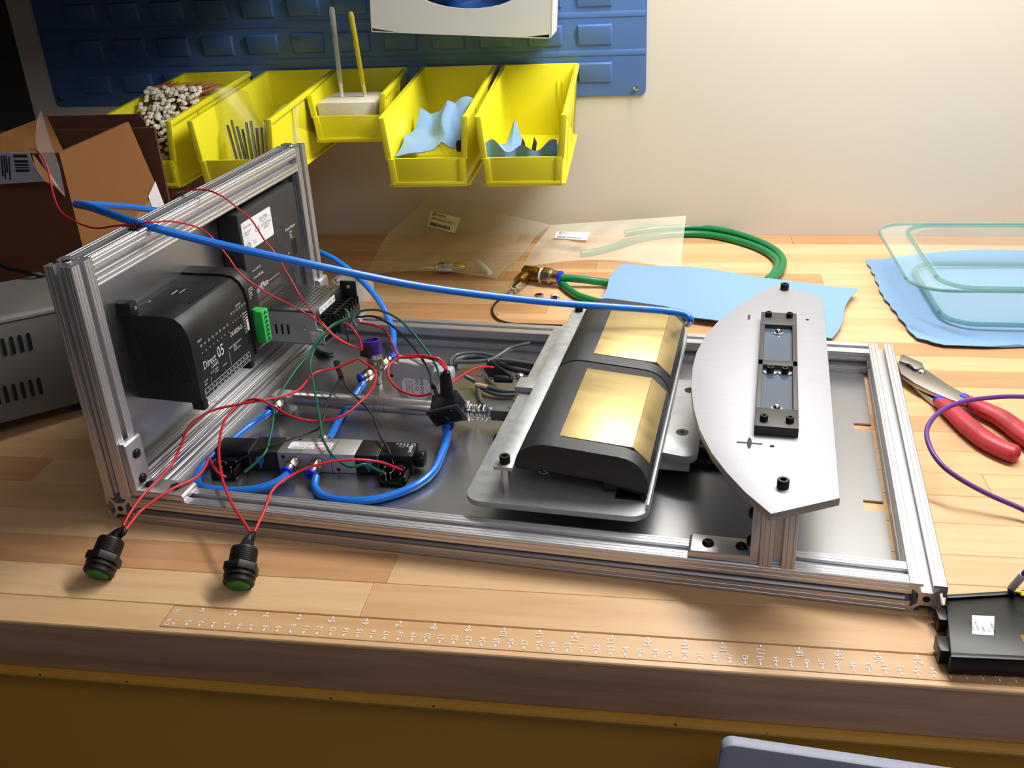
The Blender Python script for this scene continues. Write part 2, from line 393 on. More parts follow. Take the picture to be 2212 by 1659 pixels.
for r in range(4): inst(lp, 'pressed_rib', me, (-5.3, YW, 10.35 + 2 * r))
for x, z in ((12.2, 8.6), (-22.8, 8.7)):
    bb = B().cyl((x, YW, z), (x, YW - .12, z), .11, 12); bb.cyl((x, YW - .12, z), (x, YW - .22, z), .16, 6)
    part(lp, 'screw', bb, STEEL, .01)

# ---------------------------------------------------------------- yellow hanging bins
def make_bin(xc, rot, dep, ht, label, ft=9.5, lip=7.42, ww=4.12):
    t = thing('hanging_bin', label, 'storage bin', (0, 0, 0), 'L', 'yellow bins hung on the louvred panel', rot=(0, 0, math.radians(rot)), loc=(xc, YW - .28, 10))
    h = ww / 2; hb = h - .22; zb = -ht; zf = ft - 10; zl = lip - 10; w_ = .1
    # cross-sections: sides lean in a little toward the bottom
    def side(s):
        o = [(0, 0), (-dep, zf), (-dep, zl), (-dep + .12, zb), (0, zb)]
        def X(z, inn): return s * (hb + (h - hb) * (z + ht) / ht - inn)
        vo = [V(X(z, 0), y, z) for y, z in o]; vi = [V(X(z, w_), y, z) for y, z in o]; n = 5
        return vo + vi, [(0, 1, 2, 3, 4), (9, 8, 7, 6, 5)] + [(i, i + n, (i + 1) % n + n, (i + 1) % n) for i in range(n)]
    b = B()
    for s in (-1, 1): b.add(*side(s))
    b.hexa([V(-hb, -.1, zb), V(hb, -.1, zb), V(hb, 0, zb), V(-hb, 0, zb)], [V(-h + .01, -.1, 0), V(h - .01, -.1, 0), V(h - .01, 0, 0), V(-h + .01, 0, 0)])
    b.box(-hb, -dep + .12, zb, hb, 0, zb + w_)
    part(t, 'tub', b, YELLOW, .02)
    # rolled rim along both sides and the back
    b = B()
    for s in (-1, 1):
        b.hexa([V(s * (h - .14), 0, 0), V(s * (h + .1), 0, 0), V(s * (h + .1), 0, -.28), V(s * (h - .02), 0, -.28)],
               [V(s * (h - .14), -dep, zf), V(s * (h + .1), -dep, zf), V(s * (h + .1), -dep, zf - .26), V(s * (h - .02), -dep, zf - .26)])
        fo = hb + (h - hb) * (zl + ht) / ht
        b.hexa([V(s * (h - .2), -dep - .02, zf), V(s * (h + .1), -dep - .02, zf), V(s * (h + .1), -dep + .22, zf), V(s * (h - .2), -dep + .22, zf)],
               [V(s * (fo - .24), -dep - .02, zl - .1), V(s * (fo + .06), -dep - .02, zl - .1), V(s * (fo + .06), -dep + .22, zl - .1), V(s * (fo - .24), -dep + .22, zl - .1)])
    b.box(-h, -.06, -.1, h, .06, .02)
    part(t, 'rim', b, YELLOW, .035)
    # front lip with recessed label frame
    fl = hb + (h - hb) * (zl + ht) / ht
    def fq(z, y, k): 
        f = (z - zb) / (zl - zb); return V(k * (hb + (fl - hb) * f), y - dep + .12 * (1 - f), z)
    b = B().hexa([fq(zl, 0, -1), fq(zl, 0, 1), fq(zl, .12, 1), fq(zl, .12, -1)], [fq(zb, 0, -1), fq(zb, 0, 1), fq(zb, .12, 1), fq(zb, .12, -1)])
    part(t, 'front_lip', b, YELLOW, .02)
    b = B(); a = zb + .12; c = zl - .02
    for k in (-1, 1): b.hexa([fq(c, -.06, k * .98), fq(c, -.06, k * .82), fq(c, .02, k * .82), fq(c, .02, k * .98)], [fq(a, -.06, k * .98), fq(a, -.06, k * .82), fq(a, .02, k * .82), fq(a, .02, k * .98)])
    b.hexa([fq(a + .14, -.08, -.95), fq(a + .14, -.08, .95), fq(a + .14, .02, .95), fq(a + .14, .02, -.95)], [fq(a, -.1, -.95), fq(a, -.1, .95), fq(a, .02, .95), fq(a, .02, -.95)])
    part(t, 'label_holder', b, YELLOW, .02)
    # stiffening ribs on both flanks and grooves inside the back
    b = B()
    for s in (-1, 1):
        for f in (.35, .7):
            y = -dep * f; z0 = zf * f - .26
            b.hexa([V(s * (h - .03), y, z0), V(s * (h + .06), y, z0), V(s * (h + .06), y + .1, z0), V(s * (h - .03), y + .1, z0)],
                   [V(s * (hb - .03), y, zb), V(s * (hb + .04), y, zb), V(s * (hb + .04), y + .1, zb), V(s * (hb - .03), y + .1, zb)])
        b.box(s * hb if s > 0 else -hb - .16, -dep + .3, zb, hb + .16 if s > 0 else -hb, 0, zb + .1)
    part(t, 'rib', b, YELLOW, .02)
    b = B().box(.9, -.16, zb + .6, .98, -.1, -.9).box(1.2, -.16, zb + .6, 1.28, -.1, -.9)
    part(t, 'divider_slot', b, YELLOW, .01)
    return t
BX = [(-12.36, 1.0, 10.9, 4, 'first yellow bin from the left, packed with cotton swabs'),
      (-7.19, 1.0, 10.9, 4, 'second yellow bin from the left, holding a clear bag of drill bits'),
      (-2.94, 1.5, 5.45, 3, 'short middle yellow bin holding white foam with two glass tubes'),
      (2.25, 2.2, 10.9, 4, 'fourth yellow bin from the left, blue cloth heaped against its right side'),
      (6.9, 2.2, 10.9, 4, 'rightmost yellow bin, blue cloth folded around small brown pieces')]
for x, r, d_, h_, lb in BX:
    make_bin(x, r, d_, h_, lb, 9.35 if d_ > 6 else 9.52, 7.42 if h_ == 4 else 8.42)

# contents of the bins
rs = random.Random(11)
bs, bh = B(), B()
for i in range(460):
    x = rs.uniform(-13.9, -10.75); z = 6.3 + 3.75 * rs.random() ** .85
    y = 25.1 + (z - 6.3) * 1.25 + rs.uniform(-.35, .35); q = V(x, y, z); p = V(x + rs.uniform(-.1, .1), min(y + 2.6, 34), z - rs.uniform(.0, .25))
    bs.cyl(p, q, .035, 5); bh.ball(q + V(0, -.08, .02), .12, 7, (1, 1.8, 1))
sw = solo('swab_bundle', 'mass of white-tipped wooden cotton swabs filling the leftmost bin', 'cotton swabs', bh, SWABW, 'W', kind='stuff')
part(sw, 'stick', bs, SWABS, kind='stuff')
# bag of drill bits in the second bin
def bagf(u, v):
    x = -8.6 + 2.2 * u + .25 * math.sin(3 * v); y = 27.0 + .6 * math.sin(PI * u) * .5 + v * .3; z = 6.3 + 4.0 * v
    return V(x - .7 * v + .1 * math.sin(9 * v + 4 * u), y + .22 * math.sin(7 * u + 3 * v), z + .1 * math.sin(5 * u))
solo('bit_bag', 'crumpled clear polythene bag standing in the second yellow bin', 'plastic bag', B().grid(bagf, 16, 20), BAGM, 'W')
def bagf2(u, v):
    return V(-5.9 + 1.0 * u, 25.6 + 2.6 * u + .2 * math.sin(8 * v), 6.6 + 2.6 * v + .3 * math.sin(4 * u + 5 * v))
solo('crumpled_bag', 'small crumpled clear bag at the right side of the second yellow bin', 'plastic bag', B().grid(bagf2, 12, 14), BAGM, 'W')
ORD = ('leftmost', 'second from the left', 'third from the left', 'fourth from the left', 'middle', 'fourth from the right', 'third from the right', 'second from the right', 'rightmost')
for i in range(9):
    x = -7.75 + .17 * i; b = B().cyl((x + .35, 25.6 + .1 * (i % 3), 6.25), (x - .55 + .09 * i, 26.9, 8.6 + .25 * math.sin(i * 1.7)), .075, 8)
    t = solo('drill_bit', ORD[i] + ' grey drill bit in the clear bag of the second yellow bin', 'drill bit', b, BITM, 'W', group='drill bits in the bagged bin')
# foam with two tubes
b = B().box(-4.55, 30.15, 7.15, -1.35, 33.3, 9.05)
solo('foam_block', 'white foam block in the short middle bin', 'foam', b, FOAM, 'W', .06)
def vial(p, q, label, rgbm, lt):
    p, q = Vector(p), Vector(q); d = q - p; Ln = d.length; u = d.normalized()
    c = [0, .02, Ln * .12, Ln * .24, Ln * .97, Ln]
    b = B().lathe(p, u, [(0, .01), (.08, .05), (Ln * .1, .1), (Ln * .25, .125), (Ln * .97, .15), (Ln, .1), (Ln, .0)], 12)
    t = solo('glass_tube', label, 'glass tube', b, rgbm, 'W')
    b = B().cyl(p + u * Ln * .24, p + u * Ln * .95, .02, 6); part(t, 'inner_stem', b, NICKEL if lt else COPPER)
    b = B().cyl(p + u * Ln * .02, p + u * Ln * .2, .09, 8, .11); part(t, 'tip', b, WHITE)
    b = B(); text(b, 'Pasteur' if lt else 'TEMPO', .13, p + u * Ln * .7 + V(-.02, -.16, 0), u, (-1, 0, 0)); part(t, 'print', b, INK)
vial((-3.7,31.9,8.79), (-3.45,31.2,13.71), 'left clear glass tube standing in the foam', VIAL, 1)
vial((-2.36,31.9,8.72), (-2.39,31,13.47), 'right yellow-tinted glass tube standing in the foam', clear('yellow_glass_tube', (214, 200, 40), .6, .05), 0)
# blue cloths in the two right bins
def cl1(u, v):
    x = .95 + 3.0 * u; y = 25.0 + 5.2 * v; z = 7.35 + .2 * math.sin(4 * u + 5 * v) + .12 * math.cos(9 * u) * v + .22 * abs(math.sin(7 * u + 5 * v)) * v + 1.5 * v * (.3 + .8 * u) + .5 * max(0, .15 - abs(u - .5 - .3 * (1 - v))) * 5
    if v > .8 and u < .45: z += (v - .8) * 4.2 * (.45 - u) * 2
    return V(x + .12 * math.sin(8 * v), y, z + .55 * max(0, u - .45) * (1 - v) * 1.8)
solo('blue_cloth', 'crumpled blue wipe heaped in the fourth yellow bin', 'cloth', B().grid(cl1, 30, 30, .04), CLOTH, 'W')
def cl2(u, v):
    z = 6.6 + .55 * (1 - math.exp(-6 * v)) * .6 + .22 * math.sin(8 * u); z += .75 * abs(2 * u - 1) ** 3 * (1 - .5 * v)
    if .12 < u < .42: z += 2.6 * max(0, v - .45) * (1 - abs(u - .27) / .15)
    return V(5.6 + 3.4 * u, 24.75 + 3.0 * v, z)
solo('blue_cloth', 'blue wipe folded with a pointed corner in the rightmost yellow bin', 'cloth', B().grid(cl2, 34, 26, .04), CLOTH, 'W')
b = B().add([V(5.5 + 3.45 * i / 30, 24.75 + .12 * math.sin(i * .6), 6.4) for i in range(31)] + [V(5.5 + 3.45 * i / 30, 24.75 + .12 * math.sin(i * .6), 8.0 - .3 * math.sin(PI * i / 30) ** 2 + .2 * math.sin(i * .5)) for i in range(31)], [(i, i + 1, i + 32, i + 31) for i in range(30)])
solo('blue_cloth', 'wavy front fold of blue wipe in the rightmost yellow bin', 'cloth', b, CLOTH, 'W')
for (x, y), lb in (((7.0, 26.3), 'left of two brown scraps in the blue cloth'), ((7.55, 26.5), 'right of two brown scraps in the blue cloth')):
    solo('brown_scrap', lb, 'scrap', B().add([(x - .12, y, 7.2), (x + .14, y, 7.2), (x + .2, y + .1, 7.6), (x + .05, y + .1, 7.95), (x - .02, y + .2, 7.6), (x, y + .3, 7.2)], [(0, 1, 2, 3, 4), (0, 4, 5), (1, 5, 2), (4, 3, 5), (3, 2, 5), (0, 5, 1)]), mat('dark_brown_scrap', (92, 74, 40), .6), 'W', .02)
solo('round_knob', 'small dark round piece at the right side of the fourth yellow bin', 'knob', B().cyl((3.95, 25.6, 7.7), (4.2, 25.6, 7.7), .28, 18), BLACK, 'W', .03)

# glove box hung in front of the louvred panel
gb = thing('glove_box', 'white card glove box with an oval opening showing blue gloves', 'box', (0, 0, 0), 'L', rot=(0, math.radians(3.6), 0), loc=(3.15, 33.45, 12.08))
n = 28; ov = [(0.3 + 2.9 * math.cos(2 * PI * i / n), 2.42 + 1.1 * math.sin(2 * PI * i / n)) for i in range(n)]
fr_ = []
for i in range(n):   # outer rectangle sampled by angle
    a = 2 * PI * i / n; c, s = math.cos(a), math.sin(a); k = min((4.75 / abs(c)) if abs(c) > 1e-6 else 99, (2.5 / abs(s)) if abs(s) > 1e-6 else 99)
    fr_.append((c * k, 2.5 + s * k))
b = B(); vs = [V(x, -1.75, z) for x, z in fr_] + [V(x, -1.75, z) for x, z in ov] + [V(x, -1.6, z) for x, z in ov]
b.add(vs, [(i, (i + 1) % n, (i + 1) % n + n, i + n) for i in range(n)] + [(i + n, (i + 1) % n + n, (i + 1) % n + 2 * n, i + 2 * n) for i in range(n)])
b.box(-4.75, -1.74, 0, 4.75, 1.6, .04).box(-4.75, -1.74, 4.96, 4.75, 1.6, 5).box(-4.75, -1.74, 0, -4.71, 1.6, 5).box(4.71, -1.74, 0, 4.75, 1.6, 5).box(-4.75, 1.56, 0, 4.75, 1.6, 5)
part(gb, 'carton', b, PAPERB, .0)
part(gb, 'gloves', B().grid(lambda u, v: V(-3 + 6 * u, -1.15 + .25 * math.sin(9 * u + 4 * v) + .2 * math.cos(14 * v - 5 * u), .9 + 3.6 * v), 24, 16, 0), mat('blue_nitrile', (36, 90, 170), .35), kind='stuff')
part(gb, 'side_strip', B().box(4.76, -1.74, .1, 4.84, -1.5, 4.9), WALLM)

# ---------------------------------------------------------------- grey instrument behind the upright end of the frame
gi = thing('instrument', 'pale grey steel instrument case with two rows of vent slots', 'instrument', (0, 0, 0), 'L', rot=(math.radians(-1), math.radians(3), math.radians(47)), loc=(-11.1, 9.7, .72))
b = B().prism(rrect(-.1, 0, 4.9, 4.25, .25, 5, (0, 0, 1, 1)), 'x', -9, 3.2)
part(gi, 'case', b, GREYDEV, .05)
sl = mesh_of(B().prism(rrect(-.07, -.36, .07, .36, .069, 5), 'y', -.02, .02), 'vent_slot', (0, 0, 0), [HOLE])
for r, z in enumerate((3.05, 1.15)):
    for k in range(26): inst(gi, 'vent_slot', sl, (.95 - .31 * k, -.115, z))
for x in (-8, 2.4):
    part(gi, 'foot', B().cyl((x, .8, 0), (x, .8, -.5), .35, 16), BLACK)
    part(gi, 'foot', B().cyl((x, 4.3, 0), (x, 4.3, -.5), .35, 16), BLACK)
part(gi, 'seam', B().box(-9, -.125, 3.98, 3.2, -.1, 4.0), HOLE)

# ---------------------------------------------------------------- open cardboard carton at the left end of the bench
cb = thing('cardboard_box', 'open brown cardboard carton with raised flaps and a torn shipping label', 'cardboard box', (-13, 17, 0), 'W')
b = B()
A_ = (-12.3,18.3,9.26); E_ = (-10.4, 23.5)
zt = A_[2]
# right-hand wall from the near corner back to the right, lit orange
q = [V(A_[0], A_[1], 0).lerp(V(E_[0], E_[1], 0), f) + V(0, 0, z) for f, z in ((0, 0), (.98, 0), (.91, 5.84), (.73, 9.8), (0, zt))]
nrm = V(-(E_[1] - A_[1]), E_[0] - A_[0], 0).normalized() * .15
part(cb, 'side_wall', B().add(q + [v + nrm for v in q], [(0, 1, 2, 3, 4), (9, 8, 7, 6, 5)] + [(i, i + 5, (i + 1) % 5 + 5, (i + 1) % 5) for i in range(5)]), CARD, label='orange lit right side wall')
G_ = (-24.2, 17.6)
q = [V(A_[0], A_[1], 0), V(G_[0], G_[1], 0), V(G_[0], G_[1], zt), V(A_[0], A_[1], zt)]
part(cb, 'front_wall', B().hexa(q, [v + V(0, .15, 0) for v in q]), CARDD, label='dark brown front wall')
Bk = (G_[0] + E_[0] - A_[0], G_[1] + E_[1] - A_[1])
q = [V(E_[0], E_[1], 0), V(Bk[0], Bk[1], 0), V(Bk[0], Bk[1], zt), V(E_[0], E_[1], zt)]
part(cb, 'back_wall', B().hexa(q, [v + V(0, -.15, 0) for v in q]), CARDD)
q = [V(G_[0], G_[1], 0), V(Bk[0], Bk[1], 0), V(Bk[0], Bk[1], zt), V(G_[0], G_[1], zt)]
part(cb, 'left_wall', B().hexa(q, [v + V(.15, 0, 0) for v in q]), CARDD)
part(cb, 'bottom', B().hexa([V(A_[0], A_[1], .05), V(E_[0], E_[1], .05), V(Bk[0], Bk[1], .05), V(G_[0], G_[1], .05)], [V(A_[0], A_[1], .15), V(E_[0], E_[1], .15), V(Bk[0], Bk[1], .15), V(G_[0], G_[1], .15)]), CARDD)
def plate(pts, off=(0, .12, 0)): return B().add([Vector(p) for p in pts] + [Vector(p) + Vector(off) for p in pts], [tuple(range(len(pts))), tuple(range(2 * len(pts) - 1, len(pts) - 1, -1))] + [(i, i + len(pts), (i + 1) % len(pts) + len(pts), (i + 1) % len(pts)) for i in range(len(pts))])
fl = [(-16.27,23.6,9.83), (-11.17,23.6,9.86), (-10.96,23.6,9.52), (-10.7,23.6,6.57), (-10.84,23.6,5.68), (-15.91,23.6,7.7)]
part(cb, 'back_flap', plate(fl, (0, .12, 0)), CARDD, label='raised flap behind the orange wall, shade painted into its brown')
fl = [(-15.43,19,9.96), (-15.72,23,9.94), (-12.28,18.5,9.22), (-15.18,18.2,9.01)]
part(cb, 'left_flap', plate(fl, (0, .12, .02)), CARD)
lb = [(-14.71,17.7,9.45), (-13.34,17.7,9.42), (-13.28,17.7,9.01), (-12.95,17.7,8.15), (-15.14,17.7,8.04)]
part(cb, 'shipping_label', plate(lb, (0, .02, 0)), mat('grey_lit_label', (170, 178, 190), .6), label='pale barcode label')  # label in one even pale blue-grey
b = B()
for y0, y1 in ((334, 340), (346, 351), (354, 358), (361, 363), (366, 371)):
    a_ = [(-14.09,17.66,9.35), (-13.42,17.66,9.35), (-13.51,17.66,8.6), (-14.18,17.66,8.6)]
    f0, f1 = (y0 - 334) / 37, (y1 - 334) / 37
    L_ = lambda f, i, j: Vector(a_[i]).lerp(Vector(a_[j]), f)
    b.add([L_(f0, 0, 3), L_(f0, 1, 2), L_(f1, 1, 2), L_(f1, 0, 3)], [(0, 1, 2, 3)])
for a_, c2 in zip([(-14.66,17.66,9.32), (-14.54,17.66,9.32), (-14.43,17.66,9.32), (-14.31,17.66,9.27)], [(-14.86,17.66,8.42), (-14.76,17.66,8.3), (-14.59,17.66,8.58), (-14.55,17.66,8.25)]): b.tube([a_, c2], .03, 4)
part(cb, 'label_print', b, INK)
tn = [(-13.05,17.5,9.36), (-12.83,17.5,8.61), (-12.02,17.5,7.52), (-12.24,17.3,8.05), (-12.62,17.3,8.25), (-12.92,17.3,8.91)]
part(cb, 'torn_edge', plate(tn, (0, .05, .03)), CARD, label='pale torn cardboard edge')
def onwall(f, z, o=.03):
    p = V(A_[0], A_[1], 0).lerp(V(E_[0], E_[1], 0), f); nn = -nrm.normalized(); return V(p.x, p.y, z) + nn * o
b = B(); b.add([onwall(.42, 5.0), onwall(.84, 6.2), onwall(.86, 0.2), onwall(.42, 0.2)], [(0, 1, 2, 3)])
part(cb, 'packing_tape', b, TAPEC)
b = B(); b.add([onwall(.76, 6.2, .05), onwall(.87, 6.8, .05), onwall(.93, 5.0, .08), onwall(.8, 4.8, .05)], [(0, 1, 2, 3)])
part(cb, 'tape_scrap', b, WHITE, label='white scrap of tape')
# thin clear film poking out of the carton
fm = [(-12.87,18.6,11.05), (-12.83,18.6,10.57), (-12.8,18.5,9.83), (-12.26,18,8.72), (-11.79,17.2,7.7), (-12.12,17.2,8.11), (-12.42,17.2,8.93), (-12.61,17.3,9.4), (-13.07,18,9.95), (-13.05,18.4,10.62)]
solo('clear_film', 'wisp of clear plastic film sticking up from the cardboard carton', 'plastic film', plate(fm, (0, .02, 0)), FILMM, 'W')

# ---------------------------------------------------------------- machine frame of slotted aluminium extrusion
def section():
    h = .5; q = [(-h + .03, h), (-.41, h), (-.395, h - .015), (-.38, h), (-.26, h), (-.245, h - .015), (-.23, h), (-.13, h), (-.13, h - .09), (-.29, h - .09), (-.29, h - .13), (-.15, h - .28), (.15, h - .28), (.29, h - .13), (.29, h - .09), (.13, h - .09), (.13, h), (.23, h), (.245, h - .015), (.26, h), (.38, h), (.395, h - .015), (.41, h), (h - .03, h)]
    out = []
    for k in range(4):
        c, s = round(math.cos(-PI / 2 * k)), round(math.sin(-PI / 2 * k)); out += [(x * c - y * s, x * s + y * c) for x, y in q]
    return out
SEC = section()
def ext(x0, y0, z0, ax, ln):
    """one inch square slotted bar; x0,y0,z0 its low corner, running ln along ax"""
    b = B()
    if ax == 'x': return b.prism([(u + y0 + .5, v + z0 + .5) for u, v in SEC], 'x', x0, x0 + ln)
    if ax == 'y': return b.prism([(u + x0 + .5, v + z0 + .5) for u, v in SEC], 'y', y0, y0 + ln)
    return b.prism([(u + x0 + .5, v + y0 + .5) for u, v in SEC], 'z', z0, z0 + ln)
fm = thing('machine_frame', 'open frame of slotted aluminium extrusions with sheet metal base and upright end', 'frame', (L / 2, D / 2, 0))
def bar(name, x0, y0, z0, ax, ln, ends=(), label=None):
    o = part(fm, name, ext(x0, y0, z0, ax, ln), ALU, label=label, angle=25)
    for e in ends:
        t = z0 if ax == 'z' else y0
        c = {'y': (x0 + .5, y0 + (ln if e else 0), z0 + .5), 'z': (x0 + .5, y0 + .5, z0 + (ln if e else 0)), 'x': (x0 + (ln if e else 0), y0 + .5, z0 + .5)}[ax]
        d_ = {'y': V(0, 1, 0), 'z': V(0, 0, 1), 'x': V(1, 0, 0)}[ax] * (.012 if e else -.012)
        part(o, 'bore', B().cyl(V(*c) - d_, V(*c) + d_, .1, 16), HOLE)
    return o
bar('rail', 1, 0, 0, 'x', L - 1, label='front rail')
bar('rail', 1, D - 1, 0, 'x', L - 1, label='back rail')
bar('cross_beam', 0, 0, 0, 'y', D, (0,), label='left floor cross beam')
bar('cross_beam', L, 0, 0, 'y', D, (0, 1), label='right floor cross beam')
bar('post', 0, 0, 1, 'z', H - 1, (), label='front post of the upright end')
bar('post', 0, D - 1, 1, 'z', H - 1, (), label='back post of the upright end')
bar('top_beam', 0, 1, H - 1, 'y', D - 2, label='top beam of the upright end')
for y in (.5, D - .5):
    part(fm, 'post_screw', B().cyl((.5, y, H - .1), (.5, y, H + .03), .17, 16, .13), STEEL, .01)
# base sheet with two slots at the right end, back sheet of the upright end
x1, g0 = L - .05, L - .77
ys = [1.0, 4.86, 5.5, 10.28, 10.84, D - 1.0]
sheet = B()
sheet.box(1, ys[0], .03, g0, ys[-1], .09)
for a, b_ in ((0, 1), (2, 3), (4, 5)): sheet.box(g0, ys[a], .03, L - .14, ys[b_], .09)
part(fm, 'base_sheet', sheet, GALV, label='dull galvanised base sheet')
part(fm, 'end_sheet', B().box(.02, 1, .98, .08, D - 1, H - .95), GALV, label='galvanised sheet closing the upright end')
def capscrew(n=.16, h=.2, hexr=.085, btn=False, name='cap'):
    b = B()
    if btn: b.lathe((0, 0, 0), (0, 0, 1), [(0, .17), (.03, .172), (.08, .15), (.11, .1), (.11, .075)], 20).cyl((0, 0, .02), (0, 0, .1), .078, 6, caps=True)
    else: b.lathe((0, 0, 0), (0, 0, 1), [(0, n), (h - .02, n), (h, n - .015), (h, hexr), (h - .1, hexr), (h - .1, 0)], 20)
    return mesh_of(b, name, (0, 0, 0), [DARKST], angle=40)
BTN = capscrew(btn=True, name='button_screw'); CAPB = capscrew(.17, .25, .085, name='cap_screw'); CAPS = capscrew(.125, .17, .06, name='cap_screw')
SOCK = mesh_of(B().cyl((0, 0, .09), (0, 0, .115), .07, 6), 'hex_socket', (0, 0, 0), [HOLE])
def lbr(x0, z0, s, back=False, lab=None):
    """L bracket: foot on the rail from x0 along s, leg up the post"""
    y0, y1 = (D - .93, D - .07) if back else (.07, .93)
    q = [(x0, z0), (x0 + 2 * s, z0), (x0 + 2 * s, z0 + .17), (x0 + 1.93 * s, z0 + .25), (x0 + .25 * s, z0 + .25), (x0 + .25 * s, z0 + 1.93), (x0 + .17 * s, z0 + 2), (x0, z0 + 2)]
    o = part(fm, 'corner_bracket', B().prism(q, 'y', y0, y1), ALU, .03, label=lab)
    yc = (y0 + y1) / 2
    for d_ in (.5, 1.45):
        for p, r in (((x0 + d_ * s, yc, z0 + .25), (0, 0, 0)), ((x0 + .25 * s, yc, z0 + d_), (0, PI / 2 * s, 0))):
            inst(o, 'button_screw', BTN, p, r)
            # socket recess
            inst(o, 'hex_socket', SOCK, p, r)
    return o
lbr(1, 1, 1, lab='bracket joining front rail and front post')
lbr(1, 1, 1, True, lab='bracket joining back rail and back post')

# ---------------------------------------------------------------- half-moon plate on two posts
hm = thing('half_moon_plate', 'silver half-moon aluminium plate on two upright posts at the right of the frame', 'plate', (21.9, D / 2, 1))
for y0 in (0, D - 1):
    part(hm, 'post', ext(21.4, y0, 1, 'z', 2.15), ALU, angle=25)
top = [(21.6, -.9), (20.9, .05), (20.35, 1.0), (19.85, 2.05), (19.4, 3.4), (19.1, 4.8), (18.9, 6.3), (18.82, 7.8), (18.85, 9.1), (19.05, 10.6), (19.4, 12.0), (19.85, 13.2), (20.35, 14.3), (20.9, 15.3), (21.6, 16.4), (23.4, 15.1), (23.4, .2)]
part(hm, 'top_plate', B().prism(top, 'z', 3.15, 3.4), ALUB, .02)
for y in (.5, D - .5): inst(hm, 'cap_screw', CAPB, (21.9, y, 3.4))
b = B().box(20.55, 2.76, 3.4, 21.3, 2.84, 3.406); b.add([V(20.92 + .07 * math.cos(a), 2.8 + .34 * math.sin(a), 3.407) for a in [2 * PI * k / 14 for k in range(14)]], [tuple(range(14))])
b.add([V(20.58 + .05 * math.cos(a), 12.65 + .28 * math.sin(a), 3.407) for a in [2 * PI * k / 14 for k in range(14)]], [tuple(range(14))])
part(hm, 'pen_mark', b, mat('purple_brown_ink', (50, 34, 44), .7), label='hand drawn plus and dash')
b = B()
for p in ((21.58, 2.72), (22.75, 12.7)): b.cyl((p[0], p[1], 3.398), (p[0], p[1], 3.405), .07, 14)
part(hm, 'drill_hole', b, HOLE)
o = lbr(21.4, 1, -1, lab='bracket holding the half-moon plate post to the front rail')
# black sensor bar on the plate
sb = thing('sensor_bar', 'black rectangular window bar screwed to the half-moon plate', 'sensor', (21.7, 8, 3.4))
def yo(f): return 3.35 + 9.15 * f
fr2 = B()
x0, x1, z0, z1 = 21.03, 22.33, 3.4, 3.72
for (a, b1, c, d_) in ((x0, 3.35, x1, 4.55), (x0, 7.75, x1, 8.15), (x0, 11.3, x1, 12.5)): fr2.box(a, b1, z0, c, d_, z1)
fr2.box(x0, 4.5, z0, x0 + .16, 11.35, z1).box(x1 - .16, 4.5, z0, x1, 11.35, z1)
part(sb, 'housing', fr2, DKGREY, .015)
for y0, y1 in ((4.55, 7.75), (8.15, 11.3)):
    part(sb, 'window', B().box(x0 + .16, y0, 3.5, x1 - .16, y1, 3.56), SLIDE)
for x, y in ((21.3, 3.75), (22.07, 3.75), (21.3, 12.1), (22.07, 12.1)): inst(sb, 'cap_screw', CAPS, (x, y, z1))
WSH = mesh_of(B().lathe((0, 0, 0), (0, 0, 1), [(0, .07), (0, .24), (.035, .24), (.035, .07)], 20), 'washer', (0, 0, 0), [STEEL])
for x in (21.44, 21.92):
    inst(sb, 'washer', WSH, (x, 7.5, 3.56)); inst(sb, 'cap_screw', CAPS, (x, 7.5, 3.595))
DOME = mesh_of(B().lathe((0, 0, 0), (0, 0, 1), [(0, .18), (.03, .18), (.04, .12), (.09, .11), (.14, .06), (.145, 0)], 18), 'round_screw', (0, 0, 0), [STEEL])
for y in (4.85, 10.9): inst(sb, 'round_screw', DOME, (21.68, y, 3.56))

# ---------------------------------------------------------------- sliding carriage
lr = thing('linear_rail', 'low black linear rail running under the carriage along the base sheet', 'rail', (16.5, D / 2, .09))
part(lr, 'bed', B().box(13.6, 6.6, .09, 22.9, 9.75, .3), DARKST, .03)
part(lr, 'track', B().box(13.6, 7.1, .3, 22.9, 7.45, .55).box(13.6, 8.9, .3, 22.9, 9.25, .55), DARKST, .04)
ca = thing('carriage', 'aluminium carriage with rounded base plate and long clamp bar on hex stand-offs', 'carriage', (15.2, D / 2, .55))
part(ca, 'slide_block', B().box(14, 5.5, .55, 19.0, 10.8, 1.0), ALUP, .03)
part(ca, 'slide_plate', B().prism(rrect(13.5, 5.25, 19.25, 11.1, .45, 6, (0, 1, 1, 0)), 'z', 1.0, 1.3), ALUP, .02)
FLAT = mesh_of(B().cyl((0, 0, 0), (0, 0, .012), .22, 20), 'flat_screw', (0, 0, 0), [DARKST])
for y in (6.9, 10.2): 
    inst(ca, 'flat_screw', FLAT, (18.62, y, 1.3)); inst(ca, 'hex_socket', SOCK, (18.62, y, 1.205))
part(ca, 'base_plate', B().prism(rrect(12.3, 1.1, 18.1, D - 1.2, .6, 8), 'z', 1.3, 1.5), ALUP, .02)
part(ca, 'clamp_bar', B().box(13.25, 1.55, 2.42, 13.85, 14.75, 2.55), ALUP, .015)
for y in (1.85, 14.45):
    part(ca, 'standoff', B().cyl((13.55, y, 1.5), (13.55, y, 2.42), .15, 6), ALU)
    inst(ca, 'cap_screw', CAPB, (13.55, y, 2.55))
part(ca, 'side_strip', B().box(18.02, 1.5, 1.5, 18.1, 14.7, 1.72), ALUP, .01)
for x, y in ((13.05, 8.8), (13.1, 11.2), (13.05, 5.6)): inst(ca, 'cap_screw', CAPB, (x, y, 1.5)) if x > 13.06 else part(ca, 'pin', B().cyl((x, y, 1.5), (x, y, 1.62), .06, 10), STEEL)
